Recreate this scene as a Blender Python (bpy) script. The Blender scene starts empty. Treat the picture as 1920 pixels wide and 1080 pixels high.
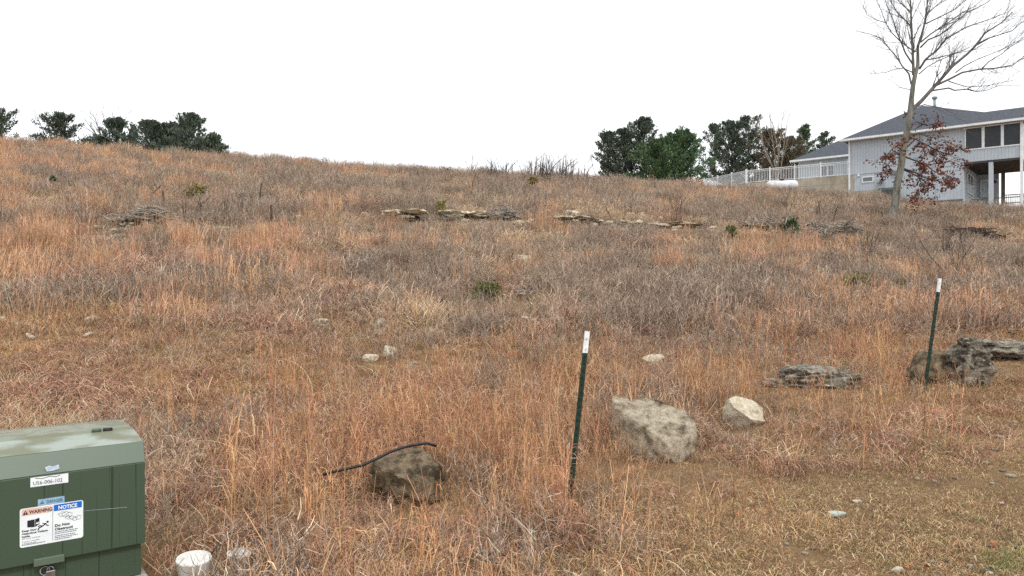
import bpy, bmesh, math, random
import numpy as np
from mathutils import Vector, Matrix, noise as mnoise

# ------------------------------------------------------------------ camera, sky, light
SC = bpy.context.scene
COL = SC.collection
F = 1397.0            # focal length of the photograph in its own pixels
CAMZ = 1.6
cam_d = bpy.data.cameras.new("camera"); cam = bpy.data.objects.new("camera", cam_d); COL.objects.link(cam)
cam.location = (0, 0, CAMZ); cam.rotation_euler = (math.radians(90), 0, 0)
cam_d.sensor_width = 36.0; cam_d.lens = 36.0 * F / 1920.0
cam_d.clip_start = 0.05; cam_d.clip_end = 3000
SC.camera = cam

SUN_EL, SUN_AZ = math.radians(48), math.radians(150)      # azimuth clockwise from +Y: behind, over the right shoulder
W = bpy.data.worlds.new("World"); SC.world = W; W.use_nodes = True
nt = W.node_tree; nt.nodes.clear()
wo = nt.nodes.new("ShaderNodeOutputWorld"); bg = nt.nodes.new("ShaderNodeBackground")
sky = nt.nodes.new("ShaderNodeTexSky"); sky.sky_type = 'NISHITA'; sky.sun_disc = False
sky.sun_elevation = SUN_EL; sky.sun_rotation = SUN_AZ; sky.air_density = 1.0; sky.dust_density = 4.0
mul = nt.nodes.new("ShaderNodeMixRGB"); mul.blend_type = 'MIX'; mul.inputs[0].default_value = 0.95
mul.inputs[2].default_value = (14.6, 14.9, 15.2, 1)       # the even white of a closed cloud cover
nt.links.new(sky.outputs[0], mul.inputs[1]); nt.links.new(mul.outputs[0], bg.inputs[0])
bg.inputs[1].default_value = 0.075
nt.links.new(bg.outputs[0], wo.inputs[0])
sun_d = bpy.data.lights.new("sun", 'SUN'); sun_d.energy = 1.4; sun_d.angle = math.radians(11); sun_d.color = (1, .96, .9)
sun = bpy.data.objects.new("sun", sun_d); COL.objects.link(sun)
sd = Vector((math.sin(SUN_AZ) * math.cos(SUN_EL), math.cos(SUN_AZ) * math.cos(SUN_EL), math.sin(SUN_EL)))
sun.rotation_euler = sd.to_track_quat('Z', 'Y').to_euler()
sun.location = (5, -10, 30)
SC.view_settings.view_transform = 'Standard'; SC.view_settings.look = 'None'
SC.view_settings.gamma = 1; SC.view_settings.exposure = 0.36; SC.view_settings.use_curve_mapping = False
SC.cycles.max_bounces = 4; SC.cycles.diffuse_bounces = 2; SC.cycles.glossy_bounces = 2
SC.cycles.use_denoising = False

R = random.Random(7)
NR = np.random.default_rng(11)

# ------------------------------------------------------------------ helpers
def lin(r, g, b):
    f = lambda c: (c / 255 / 12.92) if c <= 10 else ((c / 255 + .055) / 1.055) ** 2.4
    return (f(r), f(g), f(b), 1)

def tag(o, label=None, cat=None, group=None, kind=None):
    if label: o["label"] = label
    if cat: o["category"] = cat
    if group: o["group"] = group
    if kind: o["kind"] = kind
    return o

def empty(name, loc=(0, 0, 0), rz=0):
    o = bpy.data.objects.new(name, None); COL.objects.link(o)
    o.location = loc; o.rotation_euler = (0, 0, rz); o.empty_display_size = .2
    return o

class MB:
    """collects geometry; build() links it as ONE mesh object"""
    def __init__(s): s.v = []; s.f = []; s.c = []
    def add(s, vs, fs, col=None):
        n = len(s.v); s.v.extend(vs); s.f.extend([tuple(i + n for i in f) for f in fs])
        if col is not None: s.c.extend([col] * len(vs))
    def box(s, x0, x1, y0, y1, z0, z1):
        s.add([(x0, y0, z0), (x1, y0, z0), (x1, y1, z0), (x0, y1, z0), (x0, y0, z1), (x1, y0, z1), (x1, y1, z1), (x0, y1, z1)],
              [(0, 3, 2, 1), (4, 5, 6, 7), (0, 1, 5, 4), (1, 2, 6, 5), (2, 3, 7, 6), (3, 0, 4, 7)])
    def prism(s, poly, axis, a, b):
        """poly: 2-D outline, extruded along axis ('x','y','z') from a to b"""
        n = len(poly)
        put = {'x': lambda p, t: (t, p[0], p[1]), 'y': lambda p, t: (p[0], t, p[1]), 'z': lambda p, t: (p[0], p[1], t)}[axis]
        s.add([put(p, a) for p in poly] + [put(p, b) for p in poly],
              [tuple(range(n))[::-1], tuple(range(n, 2 * n))] + [(i, (i + 1) % n, n + (i + 1) % n, n + i) for i in range(n)])
    def tube(s, path, rad, seg=6, col=None, cap=True):
        path = [Vector(p) for p in path]; n = len(path)
        if n < 2: return
        base = len(s.v); vs = []
        ref = None
        for i, p in enumerate(path):
            t = (path[min(i + 1, n - 1)] - path[max(i - 1, 0)])
            if t.length < 1e-9: t = Vector((0, 0, 1))
            t.normalize()
            if ref is None: ref = Vector((1, 0, 0)) if abs(t.x) < .8 else Vector((0, 1, 0))
            a = (ref - t * ref.dot(t))
            if a.length < 1e-6: a = t.orthogonal()
            a.normalize(); ref = a; b = t.cross(a)
            r = rad[i] if hasattr(rad, '__len__') else rad
            for k in range(seg):
                w = 2 * math.pi * k / seg
                vs.append(tuple(p + a * (math.cos(w) * r) + b * (math.sin(w) * r)))
        fs = []
        for i in range(n - 1):
            for k in range(seg):
                fs.append((i * seg + k, i * seg + (k + 1) % seg, (i + 1) * seg + (k + 1) % seg, (i + 1) * seg + k))
        if cap:
            fs.append(tuple(range(seg))[::-1]); fs.append(tuple((n - 1) * seg + k for k in range(seg)))
        s.add(vs, fs, col)
    def mesh(s, name, mat=None, smooth=False):
        m = bpy.data.meshes.new(name); m.from_pydata([tuple(v) for v in s.v], [], s.f)
        if s.c:
            at = m.attributes.new("Col", 'FLOAT_COLOR', 'POINT')
            at.data.foreach_set("color", np.array(s.c, dtype=np.float32).reshape(-1))
        if mat: m.materials.append(mat)
        if smooth: m.polygons.foreach_set("use_smooth", [True] * len(m.polygons))
        m.update(); return m
    def build(s, name, mat=None, parent=None, smooth=False, loc=None):
        o = bpy.data.objects.new(name, s.mesh(name, mat, smooth)); COL.objects.link(o)
        if parent: o.parent = parent
        if loc: o.location = loc
        return o

def link(name, mesh, parent=None, loc=(0, 0, 0), rot=(0, 0, 0), scale=(1, 1, 1)):
    o = bpy.data.objects.new(name, mesh); COL.objects.link(o)
    o.location = loc; o.rotation_euler = rot; o.scale = scale
    if parent: o.parent = parent
    return o

def bevel(o, w=.006, seg=2):
    m = o.modifiers.new("bevel", 'BEVEL'); m.width = w; m.segments = seg; m.limit_method = 'ANGLE'
    return o

# ------------------------------------------------------------------ materials
def mat(name, c1, c2=None, scale=6.0, rough=.85, bump=0.0, bscale=None, detail=6, metallic=0, spec=.3, stretch=(1, 1, 1),
        c3=None, scale3=2.0, lo=.38, hi=.62, lo3=.5, hi3=.68):
    m = bpy.data.materials.new(name); m.use_nodes = True; n = m.node_tree; L = n.links
    b = n.nodes["Principled BSDF"]; b.inputs["Roughness"].default_value = rough; b.inputs["Metallic"].default_value = metallic
    b.inputs["Specular IOR Level"].default_value = spec
    b.inputs["Base Color"].default_value = c1
    tc = n.nodes.new("ShaderNodeTexCoord"); mp = n.nodes.new("ShaderNodeMapping"); mp.inputs["Scale"].default_value = stretch
    L.new(tc.outputs["Object"], mp.inputs[0])
    def nz(sc, lo, hi):
        t = n.nodes.new("ShaderNodeTexNoise"); t.inputs["Scale"].default_value = sc; t.inputs["Detail"].default_value = detail
        t.inputs["Roughness"].default_value = .72 if detail > 10 else .65
        L.new(mp.outputs[0], t.inputs["Vector"])
        r = n.nodes.new("ShaderNodeMapRange"); r.inputs[1].default_value = lo; r.inputs[2].default_value = hi
        L.new(t.outputs[0], r.inputs[0]); return t, r
    if c2:
        t, r = nz(scale, lo, hi)
        mx = n.nodes.new("ShaderNodeMixRGB"); mx.inputs[1].default_value = c1; mx.inputs[2].default_value = c2
        L.new(r.outputs[0], mx.inputs[0]); out = mx.outputs[0]
        if c3:
            t3, r3 = nz(scale3, lo3, hi3)
            m3 = n.nodes.new("ShaderNodeMixRGB"); m3.inputs[2].default_value = c3
            L.new(out, m3.inputs[1]); L.new(r3.outputs[0], m3.inputs[0]); out = m3.outputs[0]
        L.new(out, b.inputs["Base Color"])
    if bump:
        t, r = nz(bscale or scale * 2, 0, 1)
        bp = n.nodes.new("ShaderNodeBump"); bp.inputs["Strength"].default_value = bump; bp.inputs["Distance"].default_value = .05
        L.new(t.outputs[0], bp.inputs["Height"]); L.new(bp.outputs[0], b.inputs["Normal"])
    return m

def veg_mat(name, var=.35, rough=.75, sat=1.0, val=1.0):
    """per-blade colour from the mesh, varied from clump to clump"""
    m = bpy.data.materials.new(name); m.use_nodes = True; n = m.node_tree; L = n.links
    b = n.nodes["Principled BSDF"]; b.inputs["Roughness"].default_value = rough; b.inputs["Specular IOR Level"].default_value = .15
    a = n.nodes.new("ShaderNodeAttribute"); a.attribute_name = "Col"
    oi = n.nodes.new("ShaderNodeObjectInfo")
    r = n.nodes.new("ShaderNodeMapRange"); r.inputs[3].default_value = val * (1 - var); r.inputs[4].default_value = val * (1 + var * .8)
    L.new(oi.outputs["Random"], r.inputs[0])
    w = n.nodes.new("ShaderNodeTexWhiteNoise"); w.noise_dimensions = '1D'; L.new(oi.outputs["Random"], w.inputs["W"])
    rh = n.nodes.new("ShaderNodeMapRange"); rh.inputs[3].default_value = .488; rh.inputs[4].default_value = .512
    L.new(w.outputs["Value"], rh.inputs[0])
    h = n.nodes.new("ShaderNodeHueSaturation"); h.inputs["Saturation"].default_value = sat
    L.new(rh.outputs[0], h.inputs["Hue"]); L.new(r.outputs[0], h.inputs["Value"]); L.new(a.outputs["Color"], h.inputs["Color"])
    L.new(h.outputs[0], b.inputs["Base Color"])
    return m

M = {}
M['grass'] = veg_mat("dry_grass", .36, sat=.87, val=1.12)
M['grass_far'] = veg_mat("hill_grass", .34, sat=.80, val=1.14)
M['weed'] = veg_mat("dead_weeds", .36, sat=.95, val=1.2)
M['leafy'] = veg_mat("foliage", .15)
M['lime'] = mat("limestone", lin(204, 192, 170), lin(140, 124, 102), 13, bump=1.0, bscale=30, detail=14, c3=lin(92, 76, 58), scale3=6, lo3=.53, hi3=.64)
M['lime_pale'] = mat("pale_limestone", lin(230, 220, 198), lin(186, 170, 144), 16, bump=.9, bscale=34, detail=14, c3=lin(118, 100, 80), scale3=11, lo3=.55, hi3=.66)
M['lime_moss'] = mat("mossy_limestone", lin(152, 136, 112), lin(92, 76, 55), 11, bump=1.0, bscale=26, detail=14, c3=lin(62, 52, 36), scale3=6, lo3=.48, hi3=.6)
M['lime_grey'] = mat("weathered_limestone", lin(154, 146, 131), lin(62, 54, 45), 7, bump=1.0, bscale=20, detail=14, c3=lin(208, 200, 186), scale3=10, lo3=.56, hi3=.65, stretch=(1, 1, 1.8), lo=.42, hi=.58)
M['slate'] = mat("grey_flagstone", lin(176, 182, 172), lin(156, 160, 150), 14, bump=.25)
M['brown_stone'] = mat("rusty_stone", lin(176, 120, 86), lin(130, 88, 62), 14, bump=.4)
M['green_paint'] = mat("green_post_paint", lin(38, 62, 50), lin(28, 44, 38), 30, rough=.55, bump=.1, c3=lin(70, 66, 52), scale3=18, lo3=.6, hi3=.75)
M['white_paint'] = mat("white_post_paint", lin(236, 238, 238), lin(216, 218, 216), 30, rough=.5, c3=lin(110, 108, 104), scale3=60, lo3=.66, hi3=.72)
M['bark'] = mat("grey_bark", lin(128, 126, 116), lin(84, 82, 74), 5, bump=1, bscale=14, stretch=(1, 1, .25), c3=lin(128, 134, 118), scale3=1.5)
M['twig'] = mat("twig_bark", lin(86, 76, 70), lin(62, 54, 50), 4)
M['oak_twig'] = mat("oak_twig_bark", lin(112, 108, 104), lin(86, 82, 79), 4)
M['twig_pale'] = mat("pale_twig_bark", lin(150, 138, 122), lin(116, 104, 92), 4)
M['dead_wood'] = mat("silvered_wood", lin(168, 158, 146), lin(104, 94, 86), 7, stretch=(1, 1, .3))
M['dead_pale'] = mat("bleached_wood", lin(216, 208, 196), lin(176, 166, 152), 7)
M['dead_dark'] = mat("dark_wood", lin(78, 64, 56), lin(52, 42, 38), 7)
M['siding'] = mat("grey_siding", lin(180, 188, 195), lin(172, 181, 189), 1.2, rough=.7, spec=.2)
M['trim'] = mat("white_trim", lin(226, 228, 230), lin(212, 214, 216), 3, rough=.5)
M['shingle'] = mat("charcoal_shingles", lin(84, 88, 96), lin(58, 62, 70), 9, bump=.3, bscale=20, c3=lin(104, 108, 114), scale3=16, lo3=.55, hi3=.7)
M['concrete'] = mat("stained_concrete", lin(172, 164, 150), lin(150, 142, 126), 1.2, bump=.15, c3=lin(124, 116, 98), scale3=.8, stretch=(1, 1, .6))
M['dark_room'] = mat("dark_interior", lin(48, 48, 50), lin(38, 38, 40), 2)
M['soffit'] = mat("dark_soffit", lin(76, 74, 76), lin(62, 60, 62), 2)
M['deck_wood'] = mat("weathered_deck_wood", lin(120, 110, 102), lin(96, 88, 82), 4)
M['pane_dark'] = mat("dark_window_screen", lin(34, 38, 42), lin(44, 50, 56), .8, rough=.35, spec=.4)
M['pane'] = mat("window_glass", lin(60, 72, 82), lin(84, 98, 108), .7, rough=.06, spec=.9)
M['pane_light'] = mat("pale_sky_glass", lin(190, 208, 214), lin(170, 190, 198), .7, rough=.08, spec=.8)  # pale glass colour with the sky's reflection painted in
M['tank'] = mat("white_tank_paint", lin(222, 224, 226), lin(196, 198, 200), 3, rough=.5, c3=lin(150, 150, 150), scale3=4, lo3=.56, hi3=.7)
M['util'] = mat("grey_utility_metal", lin(150, 162, 162), lin(130, 142, 144), 3, rough=.5)
M['black'] = mat("black_plastic", lin(30, 29, 30), lin(44, 42, 42), 30, rough=.5)
M['steel'] = mat("galvanised_steel", lin(170, 170, 168), lin(140, 140, 138), 40, rough=.35, metallic=.9)
M['pvc'] = mat("white_plastic", lin(216, 215, 210), lin(192, 190, 182), 14, rough=.45, c3=lin(120, 110, 96), scale3=22, lo3=.62, hi3=.74)
M['pad'] = mat("pad_concrete", lin(170, 162, 150), lin(128, 120, 108), 18, bump=.5, c3=lin(96, 88, 78), scale3=9)
M['sticker'] = mat("white_sticker", lin(236, 242, 244), lin(226, 232, 236), 8, rough=.4)
M['sticker_blue'] = mat("blue_print", lin(30, 104, 196), None, rough=.4)
M['sticker_orange'] = mat("faded_orange_print", lin(226, 190, 178), lin(216, 176, 162), 20, rough=.4)
M['sticker_old'] = mat("faded_blue_sticker", lin(150, 184, 206), lin(128, 164, 188), 30, rough=.4)
M['ink'] = mat("black_ink", lin(40, 40, 46), None, rough=.5)
M['ink_soft'] = mat("faded_ink", lin(104, 112, 120), None, rough=.5)
M['ink_blue'] = mat("faded_blue_ink", lin(70, 100, 130), None, rough=.5)
M['foil'] = mat("torn_foil", lin(214, 224, 238), lin(178, 194, 214), 40, rough=.3)
M['leaf_tan'] = mat("tan_dead_leaf", lin(164, 112, 72), lin(130, 88, 58), 20, rough=.7)
M['leaf_red'] = mat("brown_oak_leaf", lin(124, 76, 64), lin(84, 50, 46), 3, rough=.7)

# transformer paint: olive green with rain runs, and a top that is grimy where dirt has settled
def cabinet_mat(name, base, runs=True, grime=False):
    m = bpy.data.materials.new(name); m.use_nodes = True; n = m.node_tree; L = n.links
    b = n.nodes["Principled BSDF"]; b.inputs["Roughness"].default_value = .38; b.inputs["Specular IOR Level"].default_value = .4
    tc = n.nodes.new("ShaderNodeTexCoord"); mp = n.nodes.new("ShaderNodeMapping"); L.new(tc.outputs["Object"], mp.inputs[0])
    mx = n.nodes.new("ShaderNodeMixRGB"); mx.inputs[1].default_value = base; mx.blend_type = 'MIX'
    t = n.nodes.new("ShaderNodeTexNoise"); L.new(mp.outputs[0], t.inputs["Vector"]); t.inputs["Detail"].default_value = 4
    r = n.nodes.new("ShaderNodeMapRange"); L.new(t.outputs[0], r.inputs[0])
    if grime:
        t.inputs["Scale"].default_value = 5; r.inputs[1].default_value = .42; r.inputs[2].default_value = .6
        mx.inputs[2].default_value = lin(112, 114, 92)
        rr = n.nodes.new("ShaderNodeMapRange"); rr.inputs[3].default_value = .12; rr.inputs[4].default_value = .6
        L.new(r.outputs[0], rr.inputs[0]); L.new(rr.outputs[0], b.inputs["Roughness"])
    else:
        mp.inputs["Scale"].default_value = (60, 60, .55); t.inputs["Scale"].default_value = 1.0; t.inputs["Detail"].default_value = 1.5
        r.inputs[1].default_value = .62 if runs else 2; r.inputs[2].default_value = .67 if runs else 3
        mx.inputs[2].default_value = tuple(c * .55 for c in base[:3]) + (1,)
    L.new(r.outputs[0], mx.inputs[0]); L.new(mx.outputs[0], b.inputs["Base Color"])
    return m
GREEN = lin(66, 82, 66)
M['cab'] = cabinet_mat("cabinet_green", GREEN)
M['cab_sky_lit'] = cabinet_mat("cabinet_green_sky_lit", lin(92, 106, 92), runs=False)  # same green made lighter: sky light on the tilted fold, painted in
M['cab_sheen_grime'] = cabinet_mat("cabinet_green_sheen_grime", lin(124, 136, 122), grime=True)  # green paled by a painted sky sheen, under settled grime

# ------------------------------------------------------------------ the land
YS = np.array([-30, 0, 4, 6, 9, 13, 18, 25, 34, 45, 55, 62, 80, 140, 400], float)
PX = np.array([-500, 0, 480, 960, 1440, 1920, 2420], float)
ZT = np.array([
    [0, 0, 0, 0, .25, 1.0, 2.3, 4.3, 7.3, 10.4, 13.3, 14.6, 14.8, 12.5, 0],
    [0, 0, 0, 0, .20, .9, 2.0, 3.8, 6.5, 9.3, 12.0, 13.2, 13.3, 11.5, 0],
    [0, 0, 0, 0, .17, .8, 1.75, 3.4, 5.7, 8.3, 10.7, 11.6, 11.5, 10, 0],
    [0, 0, 0, 0, .15, .7, 1.55, 2.95, 4.9, 7.3, 9.7, 10.3, 10.3, 9, 0],
    [0, 0, 0, .02, .22, .72, 1.5, 2.7, 4.5, 6.75, 8.45, 9.7, 10.2, 9, 0],
    [0, 0, 0, .05, .35, .80, 1.4, 2.4, 3.9, 5.95, 7.25, 7.7, 8.0, 7, 0],
    [0, 0, 0, .07, .40, .85, 1.35, 2.3, 3.6, 5.5, 6.8, 7.1, 7.2, 6, 0]])
_yf = np.linspace(-30, 400, 4301)
_tab = []
for row in ZT:
    z = np.interp(_yf, YS, row)
    for w in (15, 15):
        k = np.ones(2 * w + 1) / (2 * w + 1); z = np.convolve(np.pad(z, w, mode='edge'), k, mode='valid')
    _tab.append(z)
_tab = np.array(_tab); _rf = (PX - 960) / F

def vnoise(x, y, seed=0):
    """smooth value noise on arrays, 0..1"""
    x = np.asarray(x, float); y = np.asarray(y, float)
    xi = np.floor(x).astype(np.int64); yi = np.floor(y).astype(np.int64); fx = x - xi; fy = y - yi
    fx = fx * fx * (3 - 2 * fx); fy = fy * fy * (3 - 2 * fy)
    def h(a, b):
        n = (a * 374761393 + b * 668265263 + seed * 1442695041) & 0xffffffff
        n = ((n ^ (n >> 13)) * 1274126177) & 0xffffffff
        return ((n ^ (n >> 16)) & 0xffff) / 65535.0
    return (h(xi, yi) * (1 - fx) + h(xi + 1, yi) * fx) * (1 - fy) + (h(xi, yi + 1) * (1 - fx) + h(xi + 1, yi + 1) * fx) * fy

def H(x, y):
    x = np.asarray(x, float); y = np.asarray(y, float)
    r = np.clip(x / np.maximum(y, 4.0), _rf[0], _rf[-1])
    iy = np.clip((y + 30) * 10, 0, len(_yf) - 2); i0 = np.floor(iy).astype(int); fy = iy - i0
    c = np.clip(np.searchsorted(_rf, r) - 1, 0, len(_rf) - 2); fr = (r - _rf[c]) / (_rf[c + 1] - _rf[c])
    fr = fr * fr * (3 - 2 * fr) * .5 + fr * .5
    a = _tab[c, i0] * (1 - fy) + _tab[c, i0 + 1] * fy; b = _tab[c + 1, i0] * (1 - fy) + _tab[c + 1, i0 + 1] * fy
    amp = np.clip((y - 4) / 20, .15, 1)
    bump = (vnoise(x * .35, y * .35, 3) - .5) * .30 * amp + (vnoise(x * 1.1, y * 1.1, 4) - .5) * .10 * amp
    return a * (1 - fr) + b * fr + bump
def Hf(x, y): return float(H(x, y))

def at(px, py, Y):
    return Vector(((px - 960) / F * Y, Y, CAMZ + (540 - py) / F * Y))
def gp(px, py):
    """where the line of sight through a pixel meets the land"""
    Y = np.arange(2.5, 75, .02); x = (px - 960) / F * Y; z = CAMZ + (540 - py) / F * Y
    k = np.nonzero(z <= H(x, Y))[0]
    Yk = float(Y[k[0]]) if len(k) else 56.0
    X = (px - 960) / F * Yk
    return Vector((X, Yk, Hf(X, Yk)))
def on(px, Y):
    X = (px - 960) / F * Y; return Vector((X, Y, Hf(X, Y)))

gx = np.concatenate([np.linspace(-700, -80, 14)[:-1], np.linspace(-80, -46, 18)[:-1], np.linspace(-46, 50, 193), np.linspace(50, 90, 20)[1:], np.linspace(90, 700, 14)[1:]])
gy = np.concatenate([np.linspace(-60, 0, 16)[:-1], np.linspace(0, 14, 71)[:-1], np.linspace(14, 72, 130), np.linspace(72, 140, 30)[1:], np.linspace(140, 900, 20)[1:]])
GX, GY = np.meshgrid(gx, gy); GZ = H(GX, GY)
nx, ny = len(gx), len(gy)
verts = np.stack([GX.ravel(), GY.ravel(), GZ.ravel()], 1)
idx = np.arange(nx * ny).reshape(ny, nx)
faces = np.stack([idx[:-1, :-1].ravel(), idx[:-1, 1:].ravel(), idx[1:, 1:].ravel(), idx[1:, :-1].ravel()], 1)
gm = bpy.data.meshes.new("ground"); gm.from_pydata(verts.tolist(), [], faces.tolist())
gm.polygons.foreach_set("use_smooth", [True] * len(gm.polygons))
M['soil'] = mat("thatch_and_soil", lin(122, 96, 66), lin(152, 122, 86), 3.2, bump=.8, bscale=30, detail=10, c3=lin(112, 88, 56), scale3=.5, lo3=.4, hi3=.6)
gm.materials.append(M['soil'])
ground = bpy.data.objects.new("ground", gm); COL.objects.link(ground)
tag(ground, "dry brown hillside rising from the roadside to the ridge", "ground", kind="structure")

# ------------------------------------------------------------------ grass clumps to scatter
def lerp(a, b, t): return tuple(a[i] + (b[i] - a[i]) * t for i in range(4))
def ribbon(mb, pts, w0, w1, col0, col1, rng):
    n = len(pts); ang = rng.uniform(0, math.pi); sx, sy = math.cos(ang), math.sin(ang)
    vs, cs = [], []
    for i, p in enumerate(pts):
        t = i / (n - 1); w = (w0 + (w1 - w0) * t) * .5; c = lerp(col0, col1, t)
        vs += [(p[0] - sx * w, p[1] - sy * w, p[2]), (p[0] + sx * w, p[1] + sy * w, p[2] + w * .4)]; cs += [c, c]
    base = len(mb.v); mb.v.extend(vs); mb.c.extend(cs)
    mb.f.extend([(base + 2 * i, base + 2 * i + 1, base + 2 * i + 3, base + 2 * i + 2) for i in range(n - 1)])

def pick(rng, pal):
    t = rng.random() * sum(w for w, c in pal)
    for w, c in pal:
        t -= w
        if t <= 0: break
    k = rng.uniform(.8, 1.2)
    return (c[0] * k, c[1] * k, c[2] * k, 1)

def curly(rng, n, rad, h, w, pal, seg=6, curl=1.0):
    """a low tangle of arching, curling dead blades"""
    mb = MB()
    for _ in range(n):
        a = rng.uniform(0, 6.283); r0 = rad * math.sqrt(rng.random()) * .8
        p = [r0 * math.cos(a), r0 * math.sin(a), -.03]
        d = rng.uniform(0, 6.283); el = rng.uniform(.7, 1.5); L = h * rng.uniform(.6, 1.7) / seg
        bend = rng.uniform(.15, .62) * curl; tw = rng.uniform(-.5, .5) * curl
        pts = [tuple(p)]
        for i in range(seg):
            p = [p[0] + math.cos(d) * math.cos(el) * L, p[1] + math.sin(d) * math.cos(el) * L, p[2] + math.sin(el) * L]
            pts.append(tuple(p)); el -= bend * (.5 + i / seg); d += tw
        c = pick(rng, pal); hl = rng.choice([1.05, 1.15, 1.25, 1.7]); tip = (min(c[0] * hl, .85), min(c[1] * hl, .8), min(c[2] * hl, .75), 1)  # tip brightened: highlight painted into the blade colour
        ribbon(mb, pts, w * rng.uniform(.7, 1.3), w * .45, (c[0] * .62, c[1] * .58, c[2] * .55, 1), tip, rng)  # foot of the blade darkened: shade inside the tangle, painted in
    return mb

def stems(rng, n, rad, h, w, pal, leaf=2, lean=.18):
    """tall thin seed stalks with a few narrow leaves"""
    mb = MB()
    for _ in range(n):
        a = rng.uniform(0, 6.283); r0 = rad * math.sqrt(rng.random())
        x, y = r0 * math.cos(a), r0 * math.sin(a); hh = h * rng.uniform(.55, 1.1)
        lx, ly = rng.gauss(0, lean) * hh, rng.gauss(0, lean) * hh
        c = pick(rng, pal)
        pts = [(x + lx * t * t, y + ly * t * t, -.03 + hh * t) for t in (0, .25, .5, .75, 1)]
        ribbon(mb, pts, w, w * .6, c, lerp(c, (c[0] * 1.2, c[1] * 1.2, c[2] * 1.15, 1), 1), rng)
        ribbon(mb, pts, w, w * .6, c, c, rng)
        for _ in range(leaf):
            t = rng.uniform(.15, .8); b = (x + lx * t * t, y + ly * t * t, hh * t); d = rng.uniform(0, 6.283); L = hh * rng.uniform(.12, .3)
            c2 = pick(rng, pal)
            lp = [b, (b[0] + math.cos(d) * L * .3, b[1] + math.sin(d) * L * .3, b[2] + L * .7), (b[0] + math.cos(d) * L * .7, b[1] + math.sin(d) * L * .7, b[2] + L * .75),
                  (b[0] + math.cos(d) * L, b[1] + math.sin(d) * L, b[2] + L * .5)]
            ribbon(mb, lp, w * 1.2, w * .5, c2, c2, rng)
    return mb

def weeds(rng, n, rad, h, w, pal, br=6):
    """grey dead forbs: wiry stems that branch"""
    mb = MB()
    for _ in range(n):
        a = rng.uniform(0, 6.283); r0 = rad * math.sqrt(rng.random())
        x, y = r0 * math.cos(a), r0 * math.sin(a); hh = h * rng.uniform(.45, 1.1)
        lx, ly = rng.gauss(0, .22) * hh, rng.gauss(0, .22) * hh; c = pick(rng, pal)
        pts = [(x + lx * t, y + ly * t, -.03 + hh * t) for t in (0, .35, .7, 1)]
        ribbon(mb, pts, w * 1.2, w * .6, c, c, rng)
        for _ in range(br):
            t = rng.uniform(.2, .95); b = (x + lx * t, y + ly * t, hh * t); d = rng.uniform(0, 6.283); L = hh * rng.uniform(.15, .42)
            e = rng.uniform(.2, 1.1)
            m1 = (b[0] + math.cos(d) * L * .5 * math.cos(e), b[1] + math.sin(d) * L * .5 * math.cos(e), b[2] + L * .5 * math.sin(e))
            d += rng.uniform(-.5, .5); e += rng.uniform(-.2, .5)
            m2 = (m1[0] + math.cos(d) * L * .5 * math.cos(e), m1[1] + math.sin(d) * L * .5 * math.cos(e), m1[2] + L * .5 * math.sin(e))
            c2 = pick(rng, pal)
            ribbon(mb, [b, m1, m2], w, w * .6, c2, c2, rng)
    return mb

RED = [(5, lin(170, 120, 90)), (3, lin(190, 144, 110)), (3, lin(152, 98, 70)), (2.4, lin(220, 190, 154)), (3.0, lin(78, 54, 42)), (1.2, lin(146, 124, 106))]
ORANGE = [(4, lin(182, 128, 82)), (2, lin(198, 148, 98)), (2, lin(156, 102, 66)), (1.2, lin(210, 172, 126))]
GREY = [(4, lin(150, 132, 116)), (3, lin(130, 112, 98)), (3, lin(186, 170, 152)), (2.4, lin(84, 70, 62)), (1.0, lin(158, 128, 102))]
OCHRE = [(4, lin(176, 134, 78)), (3, lin(160, 118, 68)), (2, lin(198, 162, 108)), (1.4, lin(116, 88, 54)), (1, lin(172, 120, 84))]
MOWN = [(4, lin(168, 136, 90)), (3, lin(188, 156, 108)), (2, lin(122, 94, 62)), (1.2, lin(206, 180, 138)), (1.0, lin(126, 118, 70)), (1, lin(150, 104, 74))]
PALE = [(4, lin(194, 164, 126)), (3, lin(174, 142, 108)), (2, lin(216, 192, 154)), (2, lin(140, 112, 88))]
GOLD = [(4, lin(202, 150, 94)), (2, lin(216, 170, 112)), (2, lin(182, 126, 80))]
GREENG = [(3, lin(120, 122, 66)), (2, lin(148, 140, 82)), (2, lin(98, 104, 58)), (2, lin(176, 158, 106))]

def soft(pal, t=.4):
    """strands seen from far off differ less: pull a palette towards its mean"""
    W_ = sum(w for w, c in pal); mean = tuple(sum(w * c[i] for w, c in pal) / W_ for i in range(3)) + (1,)
    return [(w, lerp(c, mean, t)) for w, c in pal]
def source(mb, m, name):
    """an unlinked clump that the scatter draws"""
    return bpy.data.objects.new(name, mb.mesh(name, m))

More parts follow.
